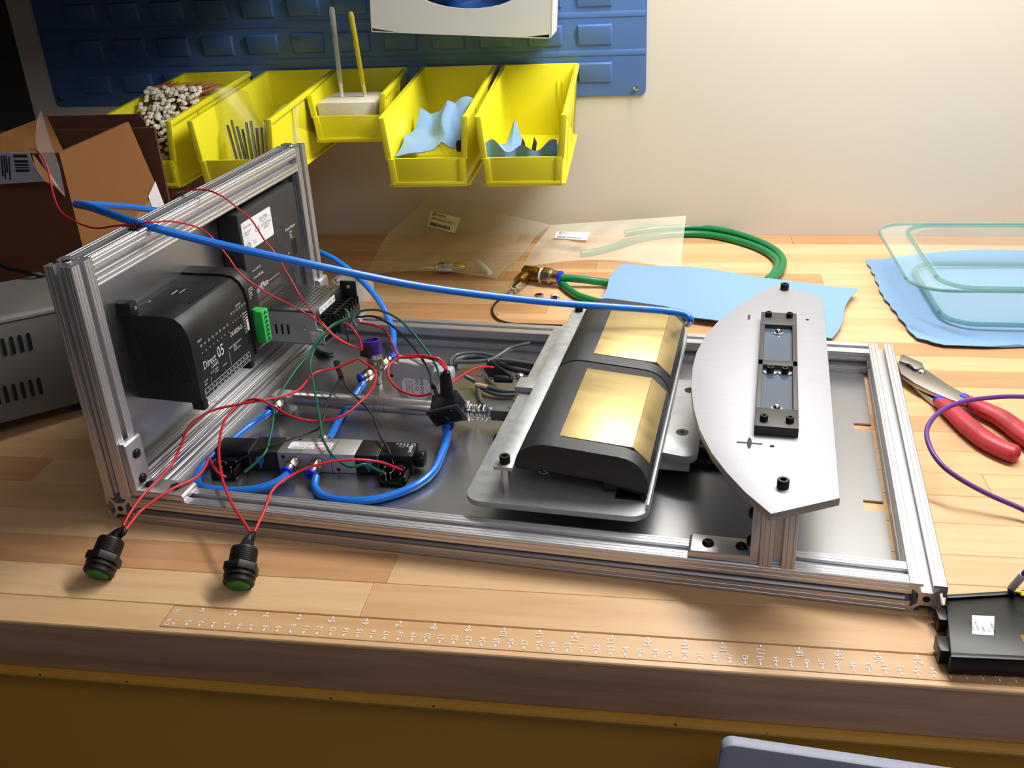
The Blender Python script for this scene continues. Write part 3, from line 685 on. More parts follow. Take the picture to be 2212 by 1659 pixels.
part(ca, 'mount_block', B().box(12.1, 8.4, .9, 13.3, 9.6, 1.3).box(12.15, 8.6, 1.5, 13.1, 9.5, 1.75), ALUP, .03)
part(ca, 'side_knob', B().cyl((12.0, 6.0, .85), (12.7, 6.0, .85), .24, 18), DARKST, .03)
part(ca, 'side_pin', B().cyl((12.4, 6.0, .85), (12.5, 6.0, 1.3), .1, 12).box(12.3, 5.5, 1.0, 12.7, 6.4, 1.3), DARKST)
# black sled with brass pads
sl_ = thing('sled', 'black tilting sled with four bright brass pads, hinged on the carriage', 'sled', (16, D / 2, 1.6))
prof = [(13.86, 2.3), (13.84, 2.55), (13.9, 2.75), (14.02, 2.92), (14.2, 3.07), (14.45, 3.19), (14.7, 3.24), (15.1, 3.22), (17.1, 3.03), (17.35, 2.98), (17.55, 2.89), (17.72, 2.76), (17.86, 2.58), (17.97, 2.35), (18.02, 2.1), (18.02, 1.85), (17.9, 1.8), (16.85, 2.03), (16.7, 2.1), (14.6, 2.32), (14.55, 2.24), (14.3, 2.26)]
for y0, y1 in ((1.95, 8.12), (8.2, 14.35)):
    part(sl_, 'shell', B().prism(prof, 'y', y0, y1), SLED, .025)
def topz(x): return 3.22 - (x - 15.1) * .095
for y0, y1 in ((2.62, 7.55), (8.85, 13.75)):
    a, c = 15.15, 17.45
    part(sl_, 'brass_pad', B().hexa([V(a, y0, topz(a) - .05), V(c, y0, topz(c) - .05), V(c, y1, topz(c) - .05), V(a, y1, topz(a) - .05)], [V(a, y0, topz(a) + .02), V(c, y0, topz(c) + .03), V(c, y1, topz(c) + .03), V(a, y1, topz(a) + .02)]), BRASS, .005, label='flat brushed brass pad')
    part(sl_, 'brass_pad', B().hexa([V(c + .01, y0, topz(c) - .05), V(17.9, y0, 2.45), V(17.9, y1, 2.45), V(c + .01, y1, topz(c) - .05)], [V(c + .01, y0, topz(c) + .03), V(17.98, y0, 2.52), V(17.98, y1, 2.52), V(c + .01, y1, topz(c) + .03)]), BRASS, .005, label='sloping brass edge pad')
part(sl_, 'hinge', B().cyl((17.88, 1.95, 1.66), (17.88, 14.3, 1.66), .1, 12).box(17.0, 2.0, 1.5, 17.9, 14.3, 1.56).hexa([V(17.0, 2, 1.93), V(17.9, 2, 1.7), V(17.9, 14.3, 1.7), V(17.0, 14.3, 1.93)], [V(17.0, 2, 1.97), V(17.9, 2, 1.75), V(17.9, 14.3, 1.75), V(17.0, 14.3, 1.97)]), DARKST)
for y in (3, 13.3):
    pts = [V(14.55 + .16 * math.cos(a), y + .16 * math.sin(a), 1.5 + .75 * a / (2 * PI * 4)) for a in [2 * PI * k / 14 for k in range(57)]]
    part(sl_, 'spring', B().tube(pts, .025, 6, smooth=False), STEEL)
part(sl_, 'stop_block', B().box(16.6, 2.1, 1.75, 17.05, 14.2, 2.12), BLACK, .02)

# ---------------------------------------------------------------- controller on the end sheet
pc = thing('logic_controller', 'black logic controller with printed terminals, green plug and slotted top, on the upright sheet', 'controller', (.08, 4.8, 3.2))
q = [(.08, 3.25), (2.4, 3.2), (2.56, 3.32), (2.56, 5.5), (2.5, 5.85), (2.36, 6.15), (2.12, 6.36), (1.8, 6.42), (.08, 6.42)]
part(pc, 'case', B().prism(q, 'y', 2.8, 6.7), BLACK, .03)
q2 = [(.08, 3.25), (2.45, 3.2), (2.62, 3.35), (2.62, 5.55), (2.56, 5.95), (2.4, 6.25), (2.15, 6.44), (1.8, 6.5), (.08, 6.5)]
part(pc, 'option_card', B().prism(q2, 'y', 6.73, 7.5), BLACK, .03)
b = B()
for k in range(13):
    x = .42 + .125 * k; y0 = 3.35 + .06 * k; b.box(x, y0, 6.4, x + .05, min(y0 + 2.6 - .03 * k, 6.4), 6.424)
b.box(.2, 3.1, 6.4, .27, 3.6, 6.425).box(.2, 5.6, 6.4, .27, 6.1, 6.425)
for k in range(14):
    x = .5 + .12 * k; b.hexa([V(x, 2.795, 5.8 - .02 * k), V(x + .05, 2.795, 5.8 - .02 * k), V(x + .05, 2.81, 5.8 - .02 * k), V(x, 2.81, 5.8 - .02 * k)], [V(x + .2, 2.795, 4.0), V(x + .25, 2.795, 4.0), V(x + .25, 2.81, 4.0), V(x + .2, 2.81, 4.0)])
part(pc, 'vent_slots', b, HOLE)
b = B().box(.75, 4.8, 6.4, 1.05, 5.35, 6.43); part(pc, 'port_recess', b, HOLE)
b = B().box(.86, 4.72, 6.43, .9, 5.1, 6.436).box(1.08, 4.9, 6.425, 1.1, 5.3, 6.43).box(.45, 3.9, 6.425, .47, 4.1, 6.43); part(pc, 'port_pins', b, WHITEP)
part(pc, 'mount_ear', B().box(.08, 2.72, 6.35, .62, 3.12, 6.85), BLACK, .06)
part(pc, 'ear_screw', B().cyl((.62, 2.95, 6.62), (.66, 2.95, 6.62), .07, 12), STEEL)
for y in (2.95, 6.35):
    part(pc, 'side_tab', B().box(2.0, y, 2.85, 2.5, y + .3, 3.22), BLACK, .06)
b = B()
for k in range(11): b.prism([(1.75 + 0, 3.24), (2.2, 3.24), (2.2, 3.02), (2.0, 2.94), (1.75, 3.02)], 'y', 3.35 + .26 * k, 3.52 + .26 * k)
part(pc, 'terminal_row', b, mat('brown_terminal', (70, 54, 46), .5), .01)
part(pc, 'loose_wire', B().tube([(2.2, 3.3, 3.0), (2.4, 3.5, 2.9), (2.6, 3.75, 2.86)], .02, 6), STEEL)
g = B(); ga, gb_ = 6.72, 7.22
part(pc, 'green_plug', B().box(2.62, 6.86, 3.72, 3.02, 7.35, 5.0).box(2.6, 6.86, 5.0, 2.78, 7.2, 5.08), GREENP, .03, label='bright green plug-in terminal')
b = B()
for k in range(7): b.prism([(6.95, 3.8 + .175 * k), (7.25, 3.8 + .175 * k), (7.1, 3.93 + .175 * k)], 'x', 3.0, 3.03)
part(pc, 'plug_openings', b, mat('dark_green_opening', (8, 60, 30), .7))
F_ = 2.572
t = B()
def tx(s, sz, y, z, sx=.9, al='L', xx=None): text(t, s, sz, (xx or F_, y, z), (0, 1, 0), (0, 0, 1), al, sx)
tx('Direct', .3, 3.25, 4.3, .78); tx('05', .42, 4.22, 4.3, .8); tx('LOGIC', .13, 3.72, 4.13)
tx('INPUT', .08, 3.2, 5.33); tx('OUTPUT', .08, 5.9, 5.55)
for k in range(8): tx('X%d' % k, .09, 3.3 + .26 * k, 5.12, .8); t.box(F_, 3.33 + .26 * k, 4.88, F_ + .004, 3.37 + .26 * k, 4.92)
for k in range(6): tx('Y%d' % k, .09, 5.5 + .2 * k, 5.4, .8); t.box(F_, 5.53 + .2 * k, 5.1, F_ + .004, 5.56 + .2 * k, 5.14)
tx('D0-05DR-D', .17, 5.25, 4.66, .75)
for k, s in enumerate(('PWR', 'RUN', 'CPU', 'TX1', 'RX1', 'TX2', 'RX2')): tx(s, .07, 6.25, 5.1 - .12 * k); t.box(F_, 6.45, 5.12 - .12 * k, F_ + .003, 6.6, 5.135 - .1 * k)
tx('12-24V', .07, 3.12, 3.86); tx('20W', .07, 3.12, 3.74); tx('X0-X7  INPUT', .07, 3.6, 3.98); tx('12-24V', .07, 3.85, 3.88, ); tx('3-15mA', .07, 4.4, 3.88)
tx('Y0-Y5  RELAY OUTPUT', .07, 5.0, 4.28); tx('6-240V', .07, 5.3, 4.18); tx('50/60Hz 2.0A', .07, 5.3, 4.08)
def ln(y0, z0, y1, z1): t.box(F_, min(y0, y1), min(z0, z1), F_ + .003, max(y0, y1) + (.012 if y0 == y1 else 0), max(z0, z1) + (.012 if z0 == z1 else 0))
for z in (3.28, 3.45, 3.62): ln(3.05, z, 6.3, z)
for k in range(14): ln(3.05 + .25 * k, 3.28, 3.05 + .25 * k, 3.62)
for k, s in enumerate(('G', 'LG', 'C0', 'X1', 'X3', 'X4', 'X6', 'C2', 'Y0', 'Y2', 'C3', 'Y4', 'N')): tx(s, .07, 3.1 + .25 * k, 3.49)
for k, s in enumerate(('L', '24V', '0V', 'X0', 'X2', 'C1', 'X5', 'X7', 'Y1', 'Y3', 'Y5')): tx(s, .07, 3.6 + .25 * k, 3.32)
ln(3.55, 3.62, 3.55, 3.9); ln(4.95, 3.7, 4.95, 4.25)
for k, s in enumerate(('MEMORY', 'D0-01MC', '128KB', 'CLOCK', 'CAL')): text(t, s, .06, (2.64, 6.85, 5.85 - .09 * k), (0, 1, 0), (0, 0, 1))
text(t, 'AUTOMATION', .06, (2.63, 6.85, 3.45), (0, 1, 0), (0, 0, 1))
part(pc, 'lettering', t, WHITEP, smooth=False)

# ---------------------------------------------------------------- dark grey operator panel on the end sheet
op = thing('operator_panel', 'dark grey operator unit with white data label at the back of the upright sheet', 'operator panel', (.08, 12.2, 4.3))
part(op, 'case', B().box(.085, 9.7, 4.3, 1.0, 14.75, 7.8), DKGREY, .08)
part(op, 'data_label', B().prism(rrect(9.85, 6.2, 12.35, 7.4, .08), 'x', 1.0, 1.01), WHITE)
t = B(); X_ = 1.012
MZ = 1
def tw(s, sz, y, z, sx=.9): text(t, s, sz * (.75 if MZ else 1), (X_, y - (.1 if MZ else 0), (6.2 + (z - 5.55) * .667) if MZ else z), (0, 1, 0), (0, 0, 1), 'L', sx)
tw('OP-406 PANEL', .11, 10.1, 6.95); tw('Opti Mate', .2, 11.4, 6.9, .85); t.box(X_, 11.3, 7.05, X_ + .002, 12.25, 7.06)
tw('Power 8-30VDC', .09, 10.1, 6.65); tw('MAX 0.2A', .09, 10.1, 6.5); tw('C E', .3, 10.95, 6.35); tw('AUTOMATION', .15, 11.5, 6.45, .8); tw('DIRECT', .15, 11.7, 6.25, .9)
tw('Made in USA', .08, 11.6, 6.68); tw('LISTED', .08, 10.7, 5.75); tw('5R92', .08, 10.7, 5.9); t.torus((X_, 10.2, 6.4), (1, 0, 0), .12, .012, 20, 4); tw('UL', .13, 10.21, 5.79)
part(op, 'label_print', t, INK, smooth=False)
t = B()
X_ = 1.003; MZ = 0; tw('Sensor/Comm', .13, 13.35, 5.98, .9); tw('PORT', .08, 13.7, 5.8); tw('RJ12', .08, 13.7, 5.68); tw('6 PIN', .08, 13.7, 5.56)
tw('24V', .08, 13.3, 4.98); tw('Power 8-30 VDC', .08, 10.15, 5.3); tw('8 Watts', .08, 10.15, 5.0); tw('OP-406', .12, 10.5, 4.98)
tw('Opti', .27, 10.1, 4.42, .8); tw('Mate', .27, 10.65, 4.42, .8); t.box(X_, 11.3, 4.5, X_ + .002, 12.3, 4.515); t.box(X_, 10.1, 4.38, X_ + .002, 10.8, 4.39)
part(op, 'lettering', t, WHITEP, smooth=False)
part(op, 'port', B().box(.98, 13.75, 4.75, 1.006, 14.2, 5.45), HOLE)
part(op, 'dimple', B().torus((1.0, 12.9, 5.9), (1, 0, 0), .42, .012, 28, 5), BLACK)
part(op, 'side_screw', B().cyl((.4, 9.7, 6.1), (.4, 9.62, 6.1), .07, 10), BRASSD)

# ---------------------------------------------------------------- open-frame power supply
ps = thing('power_supply', 'metal power supply with perforated top and black terminal strip beside the green plug', 'power supply', (1.6, 12.6, 1.72))
part(ps, 'cover', B().box(.1, 11.2, 3.22, 2.85, 14.1, 3.3).box(2.8, 11.2, 2.75, 2.87, 14.1, 3.3), GALV, .02)
q = [(.1, 1.72), (3.2, 1.72), (3.18, 2.42), (2.95, 2.46), (2.88, 3.18), (.1, 3.18)]
part(ps, 'side_plate', B().prism(q, 'y', 11.2, 11.27), ALUP, .01)
part(ps, 'tray', B().box(.1, 11.2, 1.72, 3.2, 14.1, 1.79).box(.1, 14.04, 1.72, 2.85, 14.1, 3.25), GALV)
b = B()
for i in range(12):
    for j in range(12):
        x, y = .4 + .195 * i, 11.4 + .205 * j + (.1 if i % 2 else 0)
        b.prism([(x, y), (x + .07, y), (x + .1, y + .06), (x + .1, y + .12), (x + .03, y + .12), (x, y + .06)], 'z', 3.29, 3.304)
part(ps, 'perforations', b, HOLE, kind='stuff')
part(ps, 'circuit_board', B().box(.3, 11.3, 1.95, 3.12, 14.0, 2.0), PCB)
part(ps, 'terminal_strip', B().box(2.95, 12.0, 2.0, 3.65, 14.2, 2.5).box(3.3, 12.0, 2.5, 3.4, 14.2, 2.85), BLACK, .02)
for k in range(8): part(ps, 'barrier', B().box(2.95, 12.0 + .3 * k, 2.5, 3.65, 12.05 + .3 * k, 2.85), BLACK)
for k in range(7): part(ps, 'terminal_screw', B().cyl((3.52, 12.18 + .3 * k, 2.5), (3.52, 12.18 + .3 * k, 2.58), .08, 10), STEEL)
part(ps, 'end_bracket', B().box(2.85, 14.1, 2.2, 3.6, 14.2, 3.55).box(2.85, 13.4, 2.2, 2.95, 14.2, 3.2), BLACK, .02)
part(ps, 'bracket_hole', B().cyl((3.25, 14.09, 3.3), (3.25, 14.21, 3.3), .08, 14), mat('seen_through_wood', (222, 190, 130), .6))
for y in (12.9, 13.2): part(ps, 'capacitor', B().cyl((2.7, y, 2.0), (2.7, y, 2.95), .13, 14), NICKEL, .02)
part(ps, 'side_screw', B().cyl((2.45, 11.2, 2.5), (2.45, 11.12, 2.5), .1, 14), STEEL, .01)
b = B()
for k in range(3): b.prism(rrect(1.0 + .28 * k, 2.15, 1.08 + .28 * k, 2.6, .039), 'y', 11.18, 11.21)
part(ps, 'side_slots', b, HOLE)
part(ps, 'polarity_label', B().box(2.875, 11.75, 2.9, 2.885, 13.5, 3.18), WHITE)
part(ps, 'rating_label', B().box(2.62, 11.185, 1.85, 3.05, 11.198, 2.35), WHITE)
t = B()
for k, s in enumerate(('+V', '-V', 'GND', '-AC')): text(t, s, .12, (2.888, 11.85 + .42 * k, 2.98), (0, 1, 0), (0, 0, 1))
for k in range(3): text(t, 'SER 7724', .07, (2.72 + .11 * k, 11.18, 1.9), (0, 0, 1), (-1, 0, 0), 'L', .8)
part(ps, 'label_print', t, INK)
part(ps, 'blue_capacitor', B().ball((2.75, 11.5, 3.02), .1, 10), BLUEI)

# ---------------------------------------------------------------- solenoid valve
vp = F2W((4.45, 3.82, .1))
va = thing('solenoid_valve', 'silver and black double solenoid air valve lying near the front rail', 'valve', (0, 0, 0), 'L', rot=(0, 0, PHI + .1), loc=vp)
part(va, 'valve_body', B().box(0, 0, 0, 2.9, 1.12, .78), ALU, .025)
part(va, 'divider_line', B().box(2.0, -.004, 0, 2.02, 1.12, .784), DKGREY)
for a, c in ((-1.05, -.02), (2.92, 3.72)): part(va, 'pilot_block', B().box(a, -.0, 0, c, 1.1, .78), BLACK, .02)
for a in (-1.09, 3.73): part(va, 'metal_band', B().box(a, -.02, .02, a + .05, 1.12, .79), NICKEL, .005)
part(va, 'coil', B().box(-2.45, .1, 0, -1.1, 1.05, .74), BLACKG, .05); part(va, 'coil', B().box(3.79, .05, 0, 5.0, 1.05, .78), BLACKG, .05)
part(va, 'coil_cap', B().cyl((5.0, .5, .42), (5.35, .5, .42), .3, 20), BLACKG, .05)
for a, nm in ((-2.3, 'left'), (3.95, 'right')):
    so = part(va, 'wire_socket', B().box(a, -.75, -.0, a + .95, .05, .14).box(a, -.75, .14, a + .1, .05, .4).box(a + .85, -.75, .14, a + .95, .05, .4).box(a + .2, -.2, .14, a + .75, .1, .5), BLACKG, .03)
    b = B()
    for i, (x, y) in enumerate(((.1, -.2), (.45, -.3), (.4, -.6), (.75, -.6), (.8, -.2), (.25, -.68))): b.ball((a + x, y, .45), .045, 8).cyl((a + x, y, .2), (a + x, y, .45), .02, 6)
    b.tube([(a + .1, -.2, .45), (a + .28, -.24, .47), (a + .45, -.3, .45), (a + .4, -.6, .43)], .014, 5)
    part(so, 'solder_pin', b, STEEL, kind='stuff')
for x in (-.68, 3.38):
    b = B().cyl((x, -.0, .45), (x, -.06, .45), .16, 16); b.hexa([V(x - .1, -.04, .42), V(x + .1, -.04, .42), V(x + .1, 0, .42), V(x - .1, 0, .42)], [V(x - .02, -.04, .12), V(x + .02, -.04, .12), V(x + .02, 0, .12), V(x - .02, 0, .12)])
    part(va, 'override_lever', b, BLUET, .01, label='small blue teardrop lever')
part(va, 'mounting_hole', B().cyl((.22, -.006, .6), (.22, .01, .6), .07, 14).cyl((2.25, -.006, .15), (2.25, .01, .15), .07, 14).cyl((.55, .98, .77), (.55, .98, .786), .06, 14).cyl((1.4, .98, .77), (1.4, .98, .786), .06, 14), HOLE)
part(va, 'body_label', B().prism(rrect(.3, .3, 1.9, .8, .05), 'z', .78, .788), WHITE)
part(va, 'coil_print', (lambda b: [text(b, 'Clippard', .17, (4.78, .95, .786), (0, -1, 0), (1, 0, 0), 'L', .75), [text(b, s, .08, (4.62 - .13 * k, .95, .786), (0, -1, 0), (1, 0, 0), 'L', .8) for k, s in enumerate(('24VDC', '2.5W  A', 'IP65  C', 'CE'))]] and b)(B()), WHITEP)
t = B(); text(t, 'MME-43QEEC', .14, (1.22, .38, .79), (-1, 0, 0), (0, -1, 0), 'C', .8); t = B()
text(t, 'MME-43QEEC', .13, (1.22, .44, .79), (-1, 0, 0), (0, -1, 0), 'L', .75); text(t, '5/2 valve', .07, (1.1, .54, .79), (-1, 0, 0), (0, -1, 0)); text(t, 'Made in USA', .07, (1.15, .66, .79), (-1, 0, 0), (0, -1, 0)); text(t, 'www.clippard.com', .06, (1.2, .76, .79), (-1, 0, 0), (0, -1, 0)); text(t, 'MINIMATIC', .06, (1.86, .76, .79), (-1, 0, 0), (0, -1, 0))
for s, x, y in (('B', .9, .2), ('A', 1.75, .2), ('EB', .3, 1.05), ('P', 1.05, 1.05), ('EA', 1.85, 1.05)): text(t, s, .09, (x, y, .786), (-1, 0, 0), (0, -1, 0))
part(va, 'label_print', t, INK)
b = B().box(1.27, .34, .789, 1.84, .37, .792).box(1.27, .63, .789, 1.84, .66, .792).box(1.27, .34, .789, 1.3, .66, .792).box(1.81, .34, .789, 1.84, .66, .792); text(b, 'Clippard', .12, (1.78, .46, .79), (-1, 0, 0), (0, -1, 0), 'L', .75)
part(va, 'red_logo', b, REDI)
def fitting(par, p, d, nm='fitting', hexl=.36, r=.24, collar=True):
    """push-in fitting starting at p pointing along d: hex nut, barrel, blue collar"""
    p = Vector(p); d = Vector(d).normalized()
    o = part(par, nm, B().cyl(p, p + d * .06, r * .95, 18).cyl(p + d * .06, p + d * hexl, r * 1.08, 6).cyl(p + d * hexl, p + d * (hexl + .2), r * .92, 18), NICKEL, .015)
    if collar: part(o, 'collar', B().lathe(p + d * (hexl + .2), d, [(0, r * .8), (.03, r * 1.02), (.12, r * 1.02), (.15, r * .9), (.15, r * .3)], 20), BLUEC)
    return p + d * (hexl + .35)
v0 = F2W((0, 0, 0))
fitting(va, (.62, .0, .42), (-.12, -1, -.1)); fitting(va, (1.5, .0, .4), (-.12, -1, -.15))
fitting(va, (1.2, 1.1, .4), (0, 1, .1), collar=False)

# ---------------------------------------------------------------- air cylinder
ac = thing('air_cylinder', 'polished stainless air cylinder with return spring pushing the carriage', 'air cylinder', (6, 8.2, .1))
ya, za = 8.2, .76
part(ac, 'barrel', B().lathe((2.95, ya, za), (1, 0, 0), [(0, .1), (0, .28), (.05, .31), (.12, .29), (.18, .33), (6.8, .33), (6.86, .29), (6.95, .31), (7.0, .1)], 28), STAIN)
part(ac, 'end_block', B().box(2.2, 7.85, .1, 2.95, 8.5, .95), ALUP, .03); part(ac, 'pivot_pin', B().cyl((2.3, 7.4, .35), (2.3, 7.9, .35), .13, 14), DARKST, .02)
part(ac, 'nose_nut', B().cyl((9.95, ya, za), (10.12, ya, za), .3, 20).cyl((10.12, ya, za), (10.42, ya, za), .42, 6), STEEL, .02)
part(ac, 'rod', B().cyl((10.3, ya, za), (11.3, ya, za), .09, 14), STEEL)
part(ac, 'return_spring', B().tube([V(10.42 + .72 * a / (2 * PI * 4), ya + .3 * math.cos(a), za + .3 * math.sin(a)) for a in [2 * PI * k / 16 for k in range(65)]], .026, 6, smooth=False), STEEL)
part(ac, 'rod_nut', B().cyl((11.12, ya, za), (11.3, ya, za), .22, 6), STEEL, .01)
part(ac, 'clevis', B().box(11.3, ya - .2, za - .22, 12.2, ya + .2, za + .22), mat('grey_clevis', (96, 96, 98), .5), .03)
b = B().box(6.4, 7.905, .8, 6.9, 7.915, .82).box(6.4, 7.92, .62, 6.42, 7.93, .82); 
part(ac, 'teal_mark', B().torus((6.6, ya, za), (1, 0, 0), .333, .008, 24, 4).torus((7.0, ya, za), (1, 0, 0), .333, .008, 24, 4), mat('teal_ink', (10, 80, 80), .5))
TL = fitting(ac, (2.6, 7.9, .62), (-.25, -1, -.05))
TR_ = fitting(ac, (9.85, 7.95, .62), (-.05, -1, -.05))

# ---------------------------------------------------------------- purple capped regulator on brass body
rg = thing('pressure_regulator', 'small brass pressure regulator with a purple knob and black tape', 'regulator', (5.4, 11.3, .1))
p0, d0 = V(5.45, 11.25, .09), V(-.12, .12, 1).normalized()
part(rg, 'stem', B().cyl(p0, p0 + d0 * .5, .13, 16), ALU)
part(rg, 'body', B().cyl(p0 + d0 * .35, p0 + d0 * .75, .2, 18).cyl(p0 + d0 * .7, p0 + d0 * 1.15, .34, 24), NICKEL, .02)
part(rg, 'band', B().cyl(p0 + d0 * 1.15, p0 + d0 * 1.35, .32, 24), mat('silver_band', (190, 192, 200), .3, .8))
t = B()
part(rg, 'knob', B().lathe(p0 + d0 * 1.33, d0, [(0, .2), (0, .37), (.05, .38), (.58, .38), (.6, .36), (.6, .29), (.46, .27), (.46, 0)], 28), PURPLE)
c1 = p0 + d0 * .55
fitting(rg, c1 + V(-.15, -.15, 0), V(-.55, -1, -.12)); e2 = fitting(rg, c1 + V(.12, .15, .15), V(.5, .85, .25))
k = p0 + d0 * 1.62 + V(-.02, -.14, 0)
part(rg, 'black_tape', B().add([k + V(-.42, -.3, -.25), k + V(.1, -.36, -.35), k + V(.25, -.3, .12), k + V(.0, -.15, .3), k + V(-.4, -.1, .05), k + V(-.45, -.15, -.2), k + V(-.1, -.45, -.05)], [(0, 1, 6), (1, 2, 6), (2, 3, 6), (3, 4, 6), (4, 0, 6), (0, 5, 4), (0, 1, 2, 3, 4)]), RUBBER, .02)

# ---------------------------------------------------------------- string potentiometer
st = thing('string_potentiometer', 'grey round string potentiometer with a silver disc label behind the air cylinder', 'sensor', (7.9, 9.9, .09))
cx, cz, yf = 7.8, .95, 9.5
n = 40; disc = [(cx + .86 * math.cos(2 * PI * i / n), cz + .86 * math.sin(2 * PI * i / n)) for i in range(n)]
GREYP = mat('grey_moulded_plastic', (172, 174, 184), .5)
part(st, 'housing', B().prism(disc, 'y', yf, yf + .8), GREYP, .04)
part(st, 'top_block', B().prism([(6.5, 1.3), (8.55, 1.3), (8.62, 1.95), (6.85, 1.95), (6.5, 1.62)], 'y', yf - .02, yf + .85), GREYP, .05)
part(st, 'cable_block', B().box(8.5, yf + .05, 1.2, 9.3, yf + .7, 1.7), GREYP, .12)
part(st, 'ear_hole', B().cyl((6.66, yf - .03, 1.52), (6.66, yf, 1.52), .06, 12).cyl((6.82, yf - .03, 1.4), (6.82, yf, 1.4), .07, 12), HOLE)
part(st, 'ring', B().torus((cx, yf, cz), (0, 1, 0), .72, .02, 32, 6), GREYP)
part(st, 'disc_label', B().cyl((cx, yf - .012, cz), (cx, yf, cz), .6, 32), WHITE)
t = B(); text(t, 'celesco', .2, (cx + .2, yf - .016, cz + .52), (0, 0, -1), (1, 0, 0)); text(t, 'SP2-12', .15, (cx - .02, yf - .016, cz + .42), (0, 0, -1), (1, 0, 0))
for k, s in enumerate(('OUTPUT 0-5V', 'SN 1408271', 'BLACK GND')): text(t, s, .07, (cx - .2 - .11 * k, yf - .016, cz + .3), (0, 0, -1), (1, 0, 0))
part(st, 'label_print', t, INK)

# ---------------------------------------------------------------- black mains inlet hanging on its wires
q = [(9.36,6.75,1.39), (10.64,6.75,1.8), (10.66,7.1,1.07), (9.4,7.1,0.58)]
q = [Vector(v) for v in q]
ex = (q[1] - q[0]).normalized(); ez = (q[0] - q[3]); ez = (ez - ex * ez.dot(ex)).normalized(); ey = ez.cross(ex)
if ey.y < 0: ey = -ey
w_, h_ = (q[1] - q[0]).length, (q[0] - q[3]).length
inl = thing('mains_inlet', 'black three-pin mains inlet socket with taped wire ends, hanging above the cylinder', 'mains inlet', tuple(q[3]))
def il(u, v, d): return q[3] + ex * u + ez * v + ey * d
def ibox(b, u0, v0, d0_, u1, v1, d1): return b.hexa([il(u0, v0, d0_), il(u1, v0, d0_), il(u1, v0, d1), il(u0, v0, d1)], [il(u0, v1, d0_), il(u1, v1, d0_), il(u1, v1, d1), il(u0, v1, d1)])
part(inl, 'flange', ibox(B(), 0, 0, 0, w_, h_, .1), DKGREY, .02)
part(inl, 'inlet_body', ibox(B(), .15, .05, .1, w_ - .15, h_ - .02, .85), BLACKG, .04)
b = B(); cc = [(.2, .1), (w_ - .2, .1), (w_ - .12, .25), (w_ - .12, h_ - .22), (w_ - .25, h_ - .1), (.25, h_ - .1), (.12, h_ - .22), (.12, .25)]
b.add([il(u, v, -.004) for u, v in cc], [tuple(range(8))]); part(inl, 'socket_recess', b, HOLE)
b = B()
for u, v in ((w_ * .5, h_ * .42),): ibox(b, u - .03, v - .1, -.03, u + .03, v + .1, .0)
for u in (.32, w_ - .32): ibox(b, u - .02, h_ - .2, -.02, u + .02, h_ - .14, .0)
part(inl, 'pin', b, STEEL)
pk = [(9.15,7.75,2.04), (9.76,7.6,2.45), (9.85,7.6,2.71)]
b = B().tube([il(.3, h_ * .7, .8), Vector(pk[0]) + V(.1, 0, -.2), Vector(pk[0])], .08, 8).cyl(il(w_ * .5, h_ * .6, .7), pk[1], .27, 12, .22)
b.cyl(pk[1], pk[2], .22, 10, .13); part(inl, 'taped_lead', b, RUBBER)

# ---------------------------------------------------------------- tubes, wires, cables
def line(name, label, cat, pts, r, m, frame='F', n=8, tip=None, group=None):
    b = B().tube(pts, r, n, 7)
    if tip: b.use(1); b.tube(tip, r * .55, 6, 4); return solo(name, label, cat, b, [m, STEEL], frame, angle=60, group=group)
    return solo(name, label, cat, b, m, frame, angle=60, group=group)
def tube(label, pts, m=None, r=.145, frame='F'): return line('air_tube', label, 'air tube', pts, r, m or BLUET, frame, 12)
tube('long blue air tube arching from the carton over the top beam to the sled',
     [(-3.38,6.3,9.12), (-2.18,5.6,9.22), (0.62,4.15,9.17), (2.56,5,8.33), (4.53,6,7.5), (6.52,7.2,6.61), (8.62,8.5,5.7), (10.91,9.7,4.97), (13.34,10.8,4.36), (15.88,11.8,3.88), (17.45,12.2,3.67), (18.07,12.35,3.53), (18.36,12.3,3.33)] + [(18.2,13.41,2.66)])
tube('blue air tube behind the upright end curving down over the back rail to the regulator',
     [(-3.38,6.3,9.12), (-4.51,8.2,8.54), (-5.54,11,7.65)] + [(-5.96,14,6.6), (-4.95,18.2,4.74), (-1.65,18.3,3.87), (0.26,18,3.41), (1.41,17.7,2.97), (2.71,17.2,2.2), (3.76,16.4,1.51), (4.63,15.3,0.8), (5.21,13.8,0.57)] + [tuple(e2 + V(.05, .25, .05)), tuple(e2 - V(.02, .05, .02))])
tube('blue air tube looping from cylinder end round behind the valve to its left port',
     [tuple(TL), tuple(TL + V(-.1, -.3, -.05))] + [(2.01,6.33,0.4), (1.81,5.1,0.35), (1.62,4.1,0.3), (1.61,3.12,0.25), (1.98,2.38,0.25), (2.46,2.06,0.25), (3.62,2.08,0.25), (4.48,2.34,0.3), (4.96,2.72,0.38)] + [(5.19,3.1,0.48)])
tube('blue air tube sweeping from the right valve port up to the nose of the cylinder',
     [(6.22,3.19,0.42), (6.35,2.76,0.3), (6.83,2.35,0.25), (7.62,2.17,0.25), (8.47,2.32,0.25), (9.2,2.77,0.25), (9.87,3.53,0.3), (10.17,4.43,0.35), (10.12,5.61,0.42), (10,6.59,0.5)] + [tuple(TR_ + V(0, -.25, 0)), tuple(TR_)])
tube('short blue air tube running under the cylinder from regulator to valve',
     [(5.2,10.26,0.55), (5.15,9.81,0.45), (5.06,8.97,0.25), (5.17,7.74,0.25), (5.48,6.31,0.4), (5.61,5.61,0.5)])
